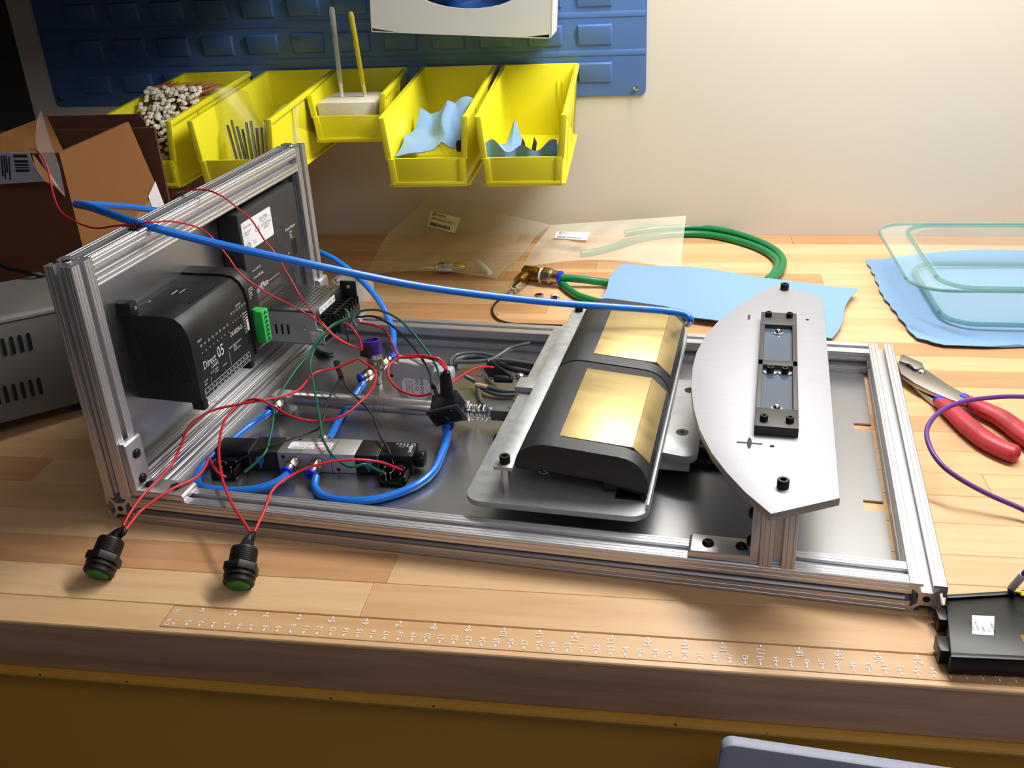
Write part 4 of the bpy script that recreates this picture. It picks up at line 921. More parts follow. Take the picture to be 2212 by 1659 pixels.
# blue clamp fixing of the long tube on the top beam, small dark strap
solo('tube_clamp', 'small dark clip holding the blue tube on the top beam', 'clip', B().torus((.72, 3.75, H + .17), (1, .4, 0), .14, .03, 16, 6).box(.55, 3.6, H, .9, 3.95, H + .06), RUBBER)
def wire(label, pts, m=None, r=.05, tip=None, frame='F'): return line('wire', label, 'wire', pts, r, m or REDW, frame, 7, tip)
wire('thin red wire with bare end running from the carton over the top beam',
     [(-5.39,7.5,10.63), (-4.99,7.2,10.33), (-4.82,7,9.86), (-4.43,6.5,9.4), (-3.73,5.8,9.01), (-2.51,5,8.87), (-1.46,4.6,8.8), (-0.34,4.2,9.05)] + [(0.54,4.01,9.18), (1.41,3.8,9.35)] + [(1.2,5.12,8.97), (1.35,6.07,8.53), (1.3,7.05,7.91), (2.1,6.72,7.23), (2.6,6.6,6.58), (3.2,7.04,5.76)] + [(2.64,10.25,3.8), (3.58,10.25,3.2), (4.3,10.25,2.5), (4.9,11.05,1.7)], r=.034,
     tip=[(-5.89,7.6,10.79), (-5.65,7.6,10.76), (-5.39,7.5,10.63)])
wire('thin red wire rising over the middle of the top beam past the data label',
     [(-3.91,13,7.54), (-3.25,12.5,7.84)] + [(0.02,8.08,9.2), (1.01,7.74,9.35), (2.02,7.2,9.3)] + [(1.25,9.63,8.02), (1.4,10.1,7.46), (1.6,10.46,6.55), (2,10.33,6.12), (2.6,10.15,5.17), (3.2,9.87,4.28)] + [(3.2,11.02,3), (4.03,10.81,2.3), (4.95,11.01,1.7)], r=.034)
wire('red wire from the power supply strip to the loop behind the mains inlet',
     [(4.44,11.97,2.55), (5.44,11.64,2.6), (6,11.4,2.4), (6.35,10.98,2.1), (6.79,10.29,2), (7.27,9.63,2.15), (8.01,9.61,2.25), (8.72,9.69,2.1)] + [tuple(Vector(pk[2]) + V(-.1, 0, .15)), tuple(Vector(pk[2]) + V(-.03, 0, 0))])
wire('red wire looped in a circle over the grey potentiometer',
     [(9.17,7.55,1.75), (8.65,7.48,1.65), (7.93,7.6,1.75), (7.22,8.27,1.9), (6.9,9.16,2), (7.22,9.67,2.15), (8.06,9.64,2.3), (8.83,9.62,2.2), (9.16,9.39,2.05)] + [tuple(pk[2])])
wire('short red wire from the power supply strip into the black tape of the regulator', [(3.99,11.69,2.6), (4.31,11.48,2.6), (4.72,11.08,2.5), (4.9,11.06,2.1), (5,10.91,1.75)])
wire('red wire from the regulator crossing left to the left push button',
     [(4.91,10.65,1.5), (4.1,10.26,1.2), (3.37,9.61,1.2), (3.49,7.97,1.3), (3.33,7.21,1.4), (2.76,6.25,1.6), (1.9,5.73,1.6), (1.21,5.09,1.6), (1.15,3.77,1.7), (1.59,2.47,1.7), (1.95,1.41,1.7), (1.96,0.73,1.6), (1.86,-0.41,1.45), (1.97,-1.27,1.4), (2.03,-1.85,1.25)])
wire('red wire bowing low over the cylinder from the regulator to the right push button',
     [(5.02,10.58,1.5), (5.32,10.42,1.4), (5.79,10.12,1.3), (6.14,9.43,1.3), (6.47,8.23,1.4), (6.52,6.97,1.5), (6.1,6.07,1.3), (5.23,5.72,1.2), (4.3,5.56,1.4), (3.32,6.04,1.5), (2.8,6.1,1.7), (2.15,6.08,1.6), (1.85,5.09,1.4), (2.54,3.27,1.3), (3.73,1.32,1.3), (4.8,0,1.25), (5.74,-0.97,1.3), (6.24,-1.44,1.25)])
wire('red wire with a kink from the left solenoid to the left push button',
     [(3.09,2.48,0.5), (2.82,2.45,0.7), (2.74,2.38,1), (2.64,2.37,1.3), (2.81,1.83,1.3), (2.86,1.1,1.3), (2.53,0.12,1.4), (2.17,-0.95,1.3), (2.2,-1.48,1.3), (2.24,-2.02,1.25)])
wire('red wire arching from the right solenoid over the valve to the right push button',
     [(9.15,4,0.5), (8.96,3.72,0.8), (8.65,3.31,1.2), (8.08,2.86,1.5), (7.42,2.49,1.6), (6.86,2.11,1.6), (6.3,1.64,1.5), (5.98,0.74,1.45), (6.19,-0.39,1.35), (6.35,-1.4,1.25)])
wire('red wire from the mains inlet to the black clip', [(9.65,8.24,1.8), (9.79,9.16,1.7), (9.96,10.29,1.5), (10.2,11.05,1.3), (10.45,11.64,1)])
wire('thin red wire leaving the grey potentiometer', [(9.54,10.34,1.3), (9.7,10.74,1.1), (9.98,11.23,0.8)], r=.02)
wire('green wire from the power supply strip to the left solenoid',
     [(4.04,11.97,2.7), (3.58,11.48,2.6), (3.35,10.63,2.4), (3.06,9.87,1.9), (2.87,9,1.6), (2.96,7.36,1.4), (3.06,6.65,1.3), (3.53,5.51,1.2), (3.8,4.66,1), (4.06,3.75,0.9), (3.87,3.27,0.7), (3.58,2.91,0.5)], GREENW)
wire('green wire dropping straight and running over the valve to the right solenoid',
     [(3.97,11.97,2.65), (3.49,11.45,2.5), (3.28,10.79,2.2), (3.06,10.53,1.9), (3.1,10.04,1.7), (3.24,9.54,1.5), (3.88,8.41,1.4), (4.64,7.02,1.3), (5.44,5.56,1.3), (5.91,4.66,1.2), (6.55,3.83,1.1), (7.26,3.1,1.2), (7.79,2.82,1.2), (8.19,3.08,1.2), (8.41,3.44,0.8), (8.63,3.69,0.5)], GREENW)
wire('green wire arching from the power supply strip to the mains inlet',
     [(4.09,11.84,2.5), (4.29,11.58,2.45), (4.56,11.6,2.5), (4.35,11.79,2.75), (4.56,12.08,3), (5.24,12.13,3.1), (5.85,11.9,3.1), (6.6,11.44,3), (7.37,10.75,2.8), (7.96,10.22,2.5), (8.48,9.75,2.2), (8.86,9.24,2), (9.14,8.73,1.8)], GREENW)
wire('stub of green wire curling at the power supply strip', [(3.74,12.48,2.9), (3.98,12.21,2.85), (4.1,11.97,2.7)], GREENW)
wire('black wire arching from the power supply strip to the mains inlet',
     [(4.29,12.4,2.6), (5.08,12.12,2.8), (5.73,11.75,2.8), (6.4,11.29,2.7), (7.17,10.61,2.5), (7.73,10.09,2.3), (8.17,9.61,2.1), (8.62,9.03,1.9), (9.05,8.01,1.75)], BLACKW)
wire('black wire from the taped splice running left over the valve to the left solenoid',
     [(4.25,10.09,0.8), (4.8,8.13,1.2), (5.21,6.72,1.4), (5.51,5.43,1.2), (5.17,5.21,1), (4.68,4.63,1), (4,3.96,0.95), (3.43,3.71,0.75), (2.9,3.51,0.5)], BLACKW, .04)
wire('black wire from the taped splice to the right solenoid',
     [(4.32,10.1,0.8), (5.31,8.45,1.2), (6.44,7.15,1.4), (7.24,6.34,1.2), (7.88,5.27,1.1), (8.42,4.62,1), (8.77,4.18,0.6)], BLACKW, .04)
wire('short grey wire hanging below the power supply strip with a bare end', [(3.83,12.11,2.5), (3.92,11.95,2.1), (4.04,11.8,1.7)], BLACKW, .04, [(4.04,11.8,1.7), (4.1,11.77,1.5)])
b = B().tube([(3.24,11.93,0.6), (3.63,11.2,0.7), (4,10.65,0.75), (4.29,10.09,0.8)], .11, 8); b.tube([(3.09,12.06,0.55), (3.38,11.95,0.6)], .07, 7)
solo('taped_splice', 'black taped wire splice standing between two black wires', 'wire splice', b, RUBBER)
b = B().tube([(1.26,13.95,0.25), (1.7,13.5,0.25), (2.07,13.42,0.22), (2.25,13.64,0.2)], .13, 8)
solo('taped_splice', 'lump of black tape lying on the sheet under the power supply', 'wire splice', b, RUBBER)
def cable(label, pts, r=.095, m=None): return line('cable', label, 'cable', pts, r, m or GREYC, 'F', 9)
cable('grey cable loop starting at the potentiometer, outermost of the coil', [(8.19,12.88,0.3), (7.97,13.52,0.3), (8.12,14.13,0.3), (8.9,14.39,0.3), (9.83,14.13,0.3), (10.81,13.56,0.3), (11.99,13.32,0.25)])
cable('grey cable in the coil, just inside the outermost', [(8.27,13.2,0.2), (8.12,13.76,0.2), (8.52,14.21,0.2), (9.37,14.24,0.2), (10.86,13.35,0.2), (12.06,13.02,0.2)])
cable('grey cable lying flat across the middle of the coil', [(8.31,13.12,0.42), (9.22,13.3,0.42), (10.09,13.56,0.45), (11.05,13.46,0.45), (12.1,13.35,0.4)])
cable('grey cable climbing from the coil to the back rail slot', [(9.73,13.16,0.5), (10.04,13.78,0.5), (10.41,14.4,0.6), (10.88,14.64,0.7), (11.28,14.79,0.75)])
cable('grey cable leaving the potentiometer below the clip', [(9.23,11.49,0.6), (9.72,11.4,0.4), (10.29,10.91,0.3), (11.04,10.7,0.25), (12.03,11,0.2)])
cable('dark grey cable dropping to the cylinder nose', [(9.77,11.38,0.35), (10.01,10.78,0.3), (10.25,10.2,0.25), (10.61,9.61,0.25), (10.99,9.19,0.25)])
cable('grey cable with a beige sleeved end', [(10.33,10.96,0.45), (10.92,10.81,0.4), (11.48,10.91,0.35), (12.08,11.23,0.3)])
solo('cable_sleeve', 'beige sleeve on the end of a grey cable', 'sleeve', B().tube([(9.8,11.09,0.45), (10.08,11,0.45), (10.38,10.92,0.45)], .09, 9), mat('beige_sleeve', (200, 178, 148), .7))
cl = thing('wire_clip', 'black folded clip with a black sleeve on the steel draw wire', 'clip', (10.61,12,0.5))
q = [Vector(v) for v in [(9.66,12.76,0.35), (10.05,12.44,0.9), (11.27,11.34,0.8), (10.76,11.59,0.45), (10.17,11.94,0.3)]]
part(cl, 'folded_plate', B().add(q + [v + V(.03, .12, .02) for v in q], [(0, 1, 2, 3, 4), (9, 8, 7, 6, 5)] + [(i, i + 5, (i + 1) % 5 + 5, (i + 1) % 5) for i in range(5)]), BLACKG, .01)
part(cl, 'sleeve', B().cyl((10.53,11.42,0.6), (11.31,11.45,0.6), .16, 12), RUBBER, .02)
part(cl, 'draw_wire', B().tube([(9.79,11.37,0.7), (10.53,11.42,0.62), (11.34,11.5,0.62), (12.44,11.42,0.66)], .028, 6), STEEL)
part(cl, 'screw', B().cyl((11.51,11.72,0.4), (11.57,11.53,0.75), .1, 12).lathe((11.56,11.59,0.72), (0, 0, 1), [(0, .19), (.06, .18), (.12, .08), (.12, 0)], 16), STEEL)

# ---------------------------------------------------------------- two push buttons on the bench
def button(cap, tail, lead, label, up=.0):
    cap, tail, lead = Vector(cap), Vector(tail), Vector(lead); d = (tail - cap).normalized()
    t = thing('push_button', label, 'push button', (cap.x, cap.y, 0), 'W')
    part(t, 'cap', B().lathe(cap, d, [(-.04, 0), (-.04, .28), (.0, .35), (.08, .36)], 28), GREENCAP)
    part(t, 'bezel', B().lathe(cap, d, [(.03, .35), (.03, .43), (.08, .47), (.16, .47), (.19, .42), (.23, .42), (.26, .48), (.34, .48), (.36, .4)], 28), BLACK)
    part(t, 'nut', B().cyl(cap + d * .4, cap + d * .66, .56, 6), BLACK, .03)
    body = part(t, 'barrel', B().cyl(cap + d * .3, cap + d * 1.2, .4, 24), BLACK, .03)
    b = B()
    for k in range(7): b.torus(cap + d * (.72 + .065 * k), d, .4, .018, 24, 5)
    part(body, 'thread', b, BLACK, kind='stuff')
    e = cap + d * 1.2; s = d.cross(V(0, 0, 1)).normalized()
    part(t, 'terminal', B().tube([e + s * .12, e + s * .14 + d * .35], .05, 6), COPPER, label='copper coloured blade')
    part(t, 'taped_lead', B().cyl(e - d * .1, e.lerp(lead, .55), .26, 10, .17).cyl(e.lerp(lead, .5), lead, .18, 10, .07).tube([e + s * .1 + d * .1, lead + s * .06 - d * .2, lead + s * .06], .08, 7), RUBBER)
button((-2.81,0.83,0.3), (-2.75,1.84,0.88), W_F((2.12,-1.94,1.25)), 'push button with green cap, left of the two below the frame corner')
button((1.81,0.74,0.3), (1.72,1.7,0.88), W_F((6.29,-1.46,1.25)), 'push button with green cap, right of the two in front of the front rail')

# ---------------------------------------------------------------- things on the bench
c = (-2.02,25.19,0.95)
tr = thing('tape_roll', 'roll of translucent white tape standing flat behind the back rail', 'tape roll', (c[0], c[1], 0), 'W')
part(tr, 'tape', B().lathe((c[0], c[1], 0), (0, 0, 1), [(0, .78), (0, 1.05), (.95, 1.05), (.95, .78), (0, .78)], 40), TAPER)
part(tr, 'core', B().lathe((c[0], c[1], 0), (0, 0, 1), [(.01, .7), (.01, .78), (.96, .78), (.96, .7), (.01, .7)], 40), PAPERB)
t = B()
for k in range(22):
    a = PI * 1.0 + k * .1; r0, r1 = (.86, .98) if k % 5 else (.86, .92)
    t.add([V(c[0] + r_ * math.cos(b_), c[1] + r_ * math.sin(b_), .962) for r_, b_ in ((r0, a), (r1, a), (r1, a + .05), (r0, a + .05))], [(0, 1, 2, 3)])
part(tr, 'print', t, BLUEI)
def lerp4(a, b_, c_, d_, u, v): return (Vector(a).lerp(Vector(b_), u)).lerp(Vector(d_).lerp(Vector(c_), u), v)
# polythene bags leaning on the wall
A1 = [(-2.28,28.11,0.08), (5.12,27.73,0.08), (7.25,35,0.81), (-0.17,35.2,2.5)]
def bg1(u, v):
    p = lerp4(*A1, u, v); k = math.sin(PI * v); return p + V(-.5 * math.sin(PI * v) * (1 - u), .5 * k, .35 * math.sin(PI * u) * (1 - v) + .15 * math.sin(9 * u + 6 * v) * k + .08 * math.sin(21 * u - 9 * v) * k)
b1 = thing('parts_bag', 'clear polythene parts bag with a tilted barcode label leaning on the wall', 'plastic bag', (1.25,28.72,0), 'W')
part(b1, 'film', B().grid(bg1, 34, 26), BAGM)
A2 = [(6.19,29.52,0.08), (14.9,29.42,0.08), (15.18,34.6,1.49), (7.26,34.9,0.84)]
def bg2(u, v):
    p = lerp4(*A2, u, v); k = math.sin(PI * v); return p + V(.0, .4 * k, .5 * math.sin(PI * u) * (1 - v) + .12 * math.sin(7 * u + 5 * v) * k + .06 * math.sin(23 * u - 5 * v) * k)
b2 = thing('parts_bag', 'milky polythene parts bag with a level barcode label, right of the tilted one', 'plastic bag', (10.65,29.69,0), 'W')
part(b2, 'film', B().grid(bg2, 34, 26), BAGM2)
def stk(par, q, big):
    q = [Vector(v) for v in q]; n_ = (q[1] - q[0]).cross(q[3] - q[0]).normalized()
    if n_.y > 0: n_ = -n_
    ex_, ez_ = (q[1] - q[0]), (q[3] - q[0])
    part(par, 'barcode_label', B().add([v + n_ * .06 for v in q] + [v + n_ * .05 for v in q], [(0, 1, 2, 3), (7, 6, 5, 4)] + [(i, i + 4, (i + 1) % 4 + 4, (i + 1) % 4) for i in range(4)]), WHITE)
    t = B(); P = lambda u, v: q[0] + ex_ * u + ez_ * v + n_ * .072
    text(t, 'Bimba', .28 * big, P(.07, .74), ex_, ez_); text(t, 'MECHANICAL', .16 * big, P(.07, .5), ex_, ez_); text(t, '24672', .14 * big, P(.68, .5), ex_, ez_)
    x = .08
    rr_ = random.Random(5)
    while x < .8:
        w = rr_.choice((.006, .012, .018)); t.add([P(x, .1), P(x + w, .1), P(x + w, .32), P(x, .32)], [(0, 1, 2, 3)]); x += w + rr_.choice((.006, .012))
    part(par, 'label_print', t, INK)
stk(b1, [(0.24,32.8,1.37), (2.05,32,1.21), (2.16,33.4,1.66), (0.26,33.9,1.97)], 1)
stk(b2, [(7.68,32.9,0.63), (9.63,32.25,0.71), (9.74,33.25,0.86), (7.74,33.8,0.73)], .8)
p, q = Vector((1.51,28.65,0.35)), Vector((3.23,28.77,0.35)); d = (q - p).normalized()
solo('steel_fitting', 'steel fitting with a hex collar inside the tilted-label bag', 'fitting', B().cyl(p - d * 2.6, p, .04, 8).cyl(p, p + d * .25, .2, 16).cyl(p + d * .25, p + d * 1.05, .33, 6).cyl(p + d * 1.05, q, .23, 16), STEEL, 'W', .01)
p, q = Vector((3.77,29.6,0.3)), Vector((4.71,28.12,0.25))
solo('plastic_ferrule', 'small clear plastic ferrule inside the tilted-label bag', 'fitting', B().cyl(p, q, .22, 14, .15), mat('clear_ferrule', (220, 220, 215), .3), 'W', .01)
# brass elbow with push-in fitting and green tube
p, q = Vector((6.76,27.49,0.5)), Vector((8.73,26.83,0.5)); d = (q - p).normalized()
be = thing('brass_fitting', 'brass elbow joined to a nickel push-in fitting at the end of the green tube', 'fitting', (p.x, p.y, 0), 'W')
part(be, 'elbow', B().cyl(p - d * .1, p + d * .75, .42, 6).cyl(p + V(.1, -.1, 0), p + V(-.2, -1.0, -.1), .3, 16).cyl(p + d * .75, p + d * .95, .34, 20), BRASSD, .03)
part(be, 'thread_tape', B().lathe(p + d * .9, d, [(0, .3), (.02, .38), (.12, .38), (.16, .3)], 20), WHITE)
part(be, 'push_fitting', B().cyl(p + d * 1.05, p + d * 1.45, .45, 6).lathe(p + d * 1.45, d, [(0, .44), (.1, .44), (.15, .36), (.5, .34)], 24), NICKEL, .02)
part(be, 'collar', B().lathe(p + d * 1.95, d, [(0, .26), (.02, .36), (.14, .36), (.17, .3), (.17, .1)], 22), BLUEC)
pe = p + d * 2.0
tube('green air tube from the brass fitting looping under the wipe to the wall',
     [tuple(pe)] + [(9.89,26.81,0.42), (11.34,26.75,0.25)] + [(13.73,26.22,0.15), (16.97,26.26,0.15)] + [(19.08,27.11,0.2), (19.87,28.36,0.25), (20.29,29.95,0.3), (20.15,31.69,0.3), (19.28,33.38,0.35), (17.55,35.09,0.4), (15.7,35.79,0.4), (13.54,35.28,0.5), (11.67,34.61,0.4)], GREENT, .2, 'W')
tube('second green air tube lying just inside the first loop', [(19.23,27.52,0.2), (19.71,28.64,0.2), (20.02,30.08,0.2), (19.84,31.44,0.2), (19.01,33.01,0.2), (17.28,34.66,0.2), (15.44,35.26,0.2), (13.02,34.62,0.2), (10.47,32.23,0.2), (9.34,31.57,0.2)], GREENT, .2, 'W')
tube('green air tube passing under the brass fitting toward the sled', [(8.71,26.95,0.2), (9.02,26.28,0.2), (9.68,25.18,0.2), (10.44,24.5,0.2), (11.17,23.91,0.25)], GREENT, .2, 'W')
# steel pin fitting tied with string
p, q = Vector((6.11,24.67,0.15)), Vector((6.85,27.25,0.3)); d = (q - p).normalized()
pf_ = thing('pin_fitting', 'steel pin fitting tied round with string beside the brass elbow', 'fitting', (p.x, p.y, 0), 'W')
part(pf_, 'pin', B().cyl(p, p + d * .75, .13, 14), STEEL, .01)
part(pf_, 'hex_body', B().cyl(p + d * 1.1, q, .24, 6), NICKEL, .01); part(pf_, 'neck', B().cyl(p + d * .7, p + d * 1.15, .1, 12), STEEL)
rs = random.Random(4); b = B(); cc = p + d * .9
for k in range(16):
    a = rs.uniform(0, 6.3); v = V(math.cos(a), math.sin(a), rs.uniform(-.1, .9)).normalized(); b.tube([cc + v * .1, cc + v * .25 + V(0, 0, .08), cc + v * rs.uniform(.35, .55) + V(rs.uniform(-.1, .1), 0, -.02)], .016, 5, 3)
b.torus(cc, d, .16, .03, 16, 6).torus(cc + d * .06, d, .16, .03, 16, 6)
part(pf_, 'string', b, STRING, kind='stuff')
line('wire', 'black wire loop on the bench between the pin fitting and the back rail', 'wire', [(6,24.8,0.15), (5.75,24.42,0.12), (5.63,23.57,0.08), (5.83,22.67,0.08), (6.26,21.98,0.08), (7,21.61,0.08), (8.13,21.55,0.08), (9.36,21.49,0.08)], .05, BLACKW, 'W')
def nut(px, label, tilt=0):
    t = thing('hex_nut', label, 'nut', (0, 0, 0), 'L', 'steel nuts on the bench', rot=(tilt, 0, .4), loc=(px[0], px[1], .0 if not tilt else .12))
    b = B(); a6 = [(.26 * math.cos(PI / 3 * k), .26 * math.sin(PI / 3 * k)) for k in range(6)]
    part(t, 'nut_body', b.prism(a6, 'z', 0, .3), STEEL, .025); part(t, 'bore', B().cyl((0, 0, .295), (0, 0, .303), .14, 18), HOLE)
nut((7.81,24.92,0), 'steel nut standing level on the bench below the brass fitting, left one')
nut((8.61,24.57,0), 'steel nut tilted on its side, right one below the brass fitting', .7)
# blue wipes on the bench
Q = [(10.85,23.58,0.4), (21.51,20.17,0.15), (23.4,25.87,0.4), (11.69,29.05,0.45)]
def wp(u, v):
    p = lerp4(*Q, u, v); return p + V(.12 * math.sin(7 * v), 0, .06 + .1 * math.sin(5 * u) * v + .25 * max(0, u - .8) * 5 * v * .5  + .04 * math.sin(14 * u + 3 * v) + (.5 * math.sin(PI * min(1, u * 1.15)) * .2) * v)
solo('blue_wipe', 'blue wipe spread on the bench behind the sled and half-moon plate', 'cloth', B().grid(wp, 60, 40, .04), CLOTH, 'W')
ol = [(24.71,31.15,0.12), (24.73,28.68,0.08), (24.62,25.8,0.08), (24.84,23.48,0.06), (25.09,20.65,0.06), (26.08,19.86,0.1), (27.85,19.81,0.12), (29.22,20.05,0.15)]
orr = [(x, y, z) for x, y, z in [(33.5, 33.0, .25), (34.5, 30.5, .2), (35.2, 28, .15), (35.6, 25.6, .1), (35.8, 23.5, .1), (35.6, 21.8, .1), (34.5, 20.8, .1), (32.5, 20.2, .12)]]
def wp2(u, v):
    k = (1 - v) * (len(ol) - 1); i = min(int(k), len(ol) - 2); f = k - i
    a = Vector(ol[i]).lerp(Vector(ol[i + 1]), f); c_ = Vector(orr[i]).lerp(Vector(orr[i + 1]), f)
    p = a.lerp(c_, u); p.z = .05 + .04 * math.sin(6 * u + 4 * v) + .15 * max(0, .12 - u) * 5 + .12 * max(0, .1 - v) * 4; p.x += .05 * math.sin(90 * v) * (1 - min(1, u * 8)); p.y += .6 * math.sin(PI * u) * (1 if v > .5 else 0) * (v - .5) * 2; return p
solo('blue_wipe', 'blue wipe with a ragged left edge under the glass dish', 'cloth', B().grid(wp2, 60, 50, .03), CLOTH, 'W')
# rectangular glass baking dish
def ring(x0, y0, x1, y1, r, z, n=7): return [V(x, y, z) for x, y in rrect(x0, y0, x1, y1, r, n)]
lay = [(26.75, 21.9, 36.9, 30.0, 1.4, .17), (26.5, 21.7, 37.1, 30.2, 1.5, .35), (26.2, 21.35, 37.4, 30.5, 1.6, 2.0), (24.95, 21.15, 38.7, 30.7, 1.5, 2.1), (24.8, 21.0, 38.8, 30.8, 1.6, 2.22), (24.85, 21.05, 38.75, 30.75, 1.55, 2.32), (26.2, 21.3, 37.5, 30.5, 1.6, 2.3), (26.5, 21.6, 37.1, 30.2, 1.55, 2.15), (26.75, 21.95, 36.85, 29.95, 1.45, .45), (27.0, 22.1, 36.7, 29.8, 1.3, .36)]
b = B(); vs = []; 
for l in lay: vs += ring(*l)
n = len(vs) // len(lay)
b.add(vs, [(k * n + i, k * n + (i + 1) % n, (k + 1) * n + (i + 1) % n, (k + 1) * n + i) for k in range(len(lay) - 1) for i in range(n)] + [tuple(range(n))[::-1], tuple(range((len(lay) - 1) * n, len(lay) * n))])
gd = solo('glass_dish', 'rectangular clear glass baking dish with a greenish rim on the right', 'baking dish', b, GLASS, 'W', angle=50)
def loop(x0, y0, x1, y1, r, z):
    q_ = ring(x0, y0, x1, y1, r, z); return q_ + [q_[0]]
b = B().tube(loop(24.85, 21.05, 38.75, 30.75, 1.6, 2.2), .07, 8, smooth=False).tube(loop(26.2, 21.4, 37.4, 30.5, 1.5, 2.2), .11, 8, smooth=False).tube(loop(26.7, 21.9, 36.95, 30.0, 1.4, .3), .12, 8, smooth=False)
part(gd, 'rim_edge', b, GLASSR, label='teal tinted thick glass edges')
# slip-joint pliers
pl = thing('pliers', 'slip-joint pliers with red vinyl grips right of the frame', 'pliers', (24.71,17.35,0), 'W')
def flat(pts, z0, z1): return B().prism([(p_[0], p_[1]) for p_ in pts], 'z', z0, z1)
armA = [(23.7,17.33,0.45), (24.08,17.04,0.45), (24.22,16.65,0.45), (24.57,16.93,0.45), (24.81,16.38,0.45), (25.26,15.28,0.45), (25.67,14.5,0.45), (25.82,14.09,0.45), (25.49,13.69,0.45), (24.99,14.11,0.45), (24.45,14.71,0.45), (23.99,15.41,0.45), (23.64,16.23,0.45)]
part(pl, 'jaw_arm', flat(armA, .28, .48), PLIERM, .03)
armB = [(23.93,17.87,0.5), (24.02,17.97,0.5), (24.64,17.14,0.5), (24.62,16.7,0.5), (24.23,16.55,0.5), (24.17,16.81,0.5), (24.13,16.94,0.5), (24.08,17.07,0.5), (24,17.11,0.5), (23.77,17.32,0.5)]
part(pl, 'upper_jaw', flat(armB, .08, .55), PLIERM, .02)
armC = [(24.24,16.48,0.2), (24.51,15.65,0.2), (24.83,14.74,0.2), (25.07,14.45,0.2), (24.72,13.96,0.2), (24.48,14.33,0.2), (24.16,15.22,0.2), (23.94,16.16,0.2)]
b = B()
for k in range(6):
    a_, c2 = Vector((24,17.11,0.5)), Vector((24.23,16.55,0.5)); m_ = a_.lerp(c2, (k + .5) / 6); b.box(m_.x - .03, m_.y - .05, .1, m_.x + .03, m_.y + .05, .54)
part(pl, 'jaw_teeth', b, DARKST, kind='stuff')
part(pl, 'lower_arm', flat(armC, .05, .24), PLIERM, .03)
cR = (24.49,16.43,0.48)
part(pl, 'rivet', B().lathe((cR[0], cR[1], .48), (0, 0, 1), [(0, .16), (.04, .15), (.09, .08), (.1, 0)], 18), STEEL)
part(pl, 'slot', B().cyl((cR[0] - .22, cR[1] + .12, .47), (cR[0] - .22, cR[1] + .12, .484), .14, 14), HOLE)
def grip(pts, rs_):
    b = B(); P = [Vector(p_) for p_ in pts]; b.tube(P, 1, 12, 6); n_ = 12; m_ = len(b.v) // n_
    for i in range(m_):
        c_ = sum(b.v[i * n_:(i + 1) * n_], Vector()) / n_; t_ = i / (m_ - 1); k_ = t_ * (len(rs_) - 1); j_ = min(int(k_), len(rs_) - 2); rr_ = rs_[j_] + (rs_[j_ + 1] - rs_[j_]) * (k_ - j_)
        if t_ > .9: rr_ *= math.sqrt(max(.02, 1 - ((t_ - .9) / .1) ** 2))
        for k in range(n_): v = b.v[i * n_ + k] - c_; v = v * rr_; v.z *= .8; b.v[i * n_ + k] = c_ + v
    return b
part(pl, 'grip', grip([(24.7,14.19,0.28), (24.99,13.3,0.28), (25.28,12.14,0.28), (25.65,11.14,0.28), (26.1,10.53,0.28), (26.46,10.27,0.28)], [.26, .37, .4, .4, .4, .4]), REDGRIP)
part(pl, 'grip', grip([(25.66,14.33,0.32), (26.12,13.56,0.32), (26.58,12.86,0.32), (26.98,11.67,0.32), (27.3,10.77,0.32), (27.64,9.49,0.32)], [.26, .37, .4, .4, .39, .38]), REDGRIP)
part(pl, 'blue_ring', B().cyl((24.66,14.34,0.28), (24.74,14.08,0.28), .22, 14).cyl((25.55,14.44,0.34), (25.7,14.22,0.34), .22, 14), BLUEC)
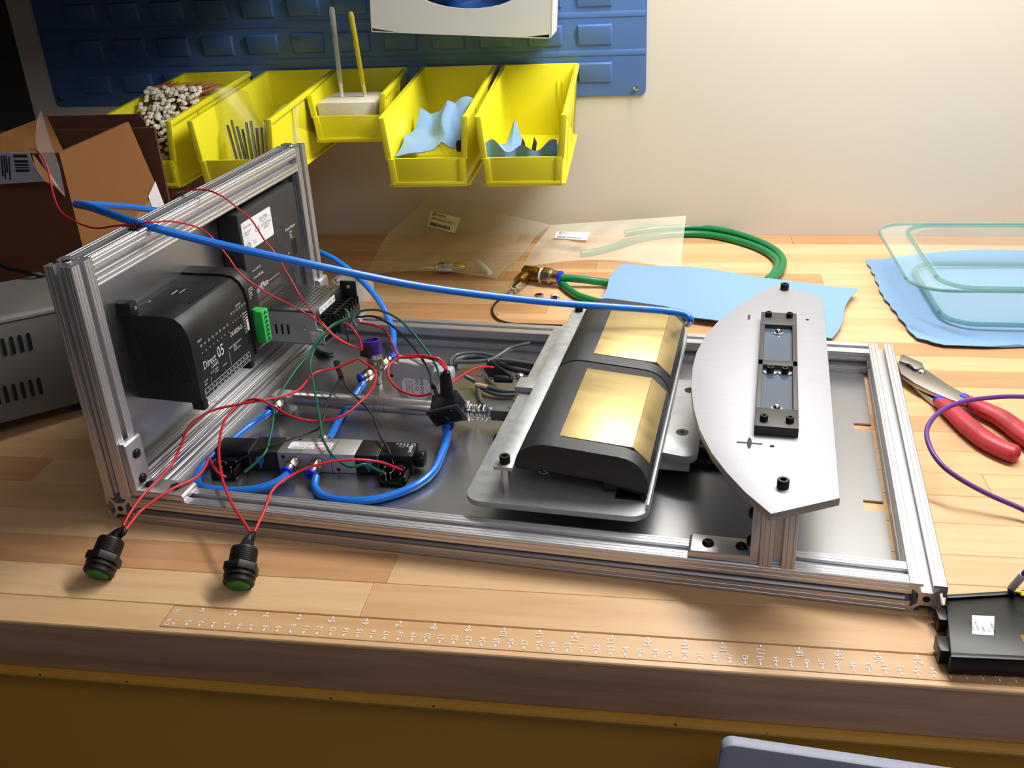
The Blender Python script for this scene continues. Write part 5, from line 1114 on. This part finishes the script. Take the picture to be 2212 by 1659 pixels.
# purple cable and the black module it ends at
line('cable', 'purple cable curving over the pliers at the right edge', 'cable', [(28.4,12.87,1.2), (27.14,12.78,1.3), (26.06,12.48,1.4), (24.79,11.85,1.5), (23.79,10.91,1.55), (23.14,9.78,1.5), (23,8.69,1.4), (23.23,7.85,1.2), (23.81,7.44,0.9), (24.61,7.09,0.6), (25.54,6.7,0.35), (26.49,5.86,0.15)], .085, PURPW, 'W', 10)
bm_ = thing('black_module', 'flat black plastic module with a small white label at the lower right', 'module', (23.5, .6, 0), 'W')
part(bm_, 'shell', B().prism([(22.05, 1.78), (26.6, 2.65), (25.7, -.55), (21.6, -.72)], 'z', .06, .6), BLACKG, .05)
part(bm_, 'raised_edge', B().prism([(22.05, 1.78), (26.6, 2.65), (26.6, 2.5), (22.03, 1.62)], 'z', .6, .67).prism([(21.65, -.55), (25.7, -.4), (25.7, -.55), (21.6, -.72)], 'z', .6, .64).box(24.2, -.2, .6, 26.2, -.1, .66).box(24.3, .9, .6, 26.0, 1.0, .63), BLACKG, .02)
part(bm_, 'side_lug', B().box(21.7, .9, .08, 21.98, 1.4, .5).box(21.45, -.35, .08, 21.75, .25, .5), BLACKG, .02)
MB_ = [(22.35,0.25,0.61), (22.88,0.25,0.61), (23.11,1.04,0.61), (22.54,1.02,0.61)]
part(bm_, 'paper_label', B().prism([(p_[0], p_[1]) for p_ in MB_], 'z', .6, .612), WHITE)
t = B(); c_ = [sum(p_[i] for p_ in MB_) / 4 for i in (0, 1)]
for k, s in enumerate(('110T1200', '125V HU', 'SNU', '5.1', '05190H')): text(t, s, .08, (c_[0] - .26 + .13 * k, c_[1] - .26, .615), (0, 1, 0), (-1, 0, 0))
part(bm_, 'label_print', t, INK)
part(bm_, 'latch_hole', B().box(23.55, .05, .6, 23.72, .35, .606), BRASSD)
sp = [(23.78,2.09,0.7), (23.83,1.96,1.1), (23.9,1.77,1.5), (24.16,1.77,1.9)]
line('cable', 'purple cable end rising from the black module', 'cable', [Vector(sp[0]), Vector(sp[1]), Vector(sp[2]), Vector(sp[3])], .085, PURPW, 'W', 10)
solo('cable_sleeve', 'white printed sleeve on the purple cable end above the black module', 'sleeve', B().cyl(Vector(sp[0]).lerp(Vector(sp[1]), .3), sp[2], .11, 12), WHITE, 'W', .01)
solo('wire', 'short yellow wire stub at the black module', 'wire', B().tube([V(24.0, 1.9, .7), V(24.2, 1.95, .72), Vector(sp[0])], .04, 6), YELLOW, 'W')
# black cord on the shaded left side
line('cord', 'black power cord in shadow between carton and grey instrument', 'cord', [(-15.63,16.37,5), (-13.94,15.2,5), (-12.49,14.65,5), (-12.06,15.18,4.6)], .12, BLACKW, 'W')
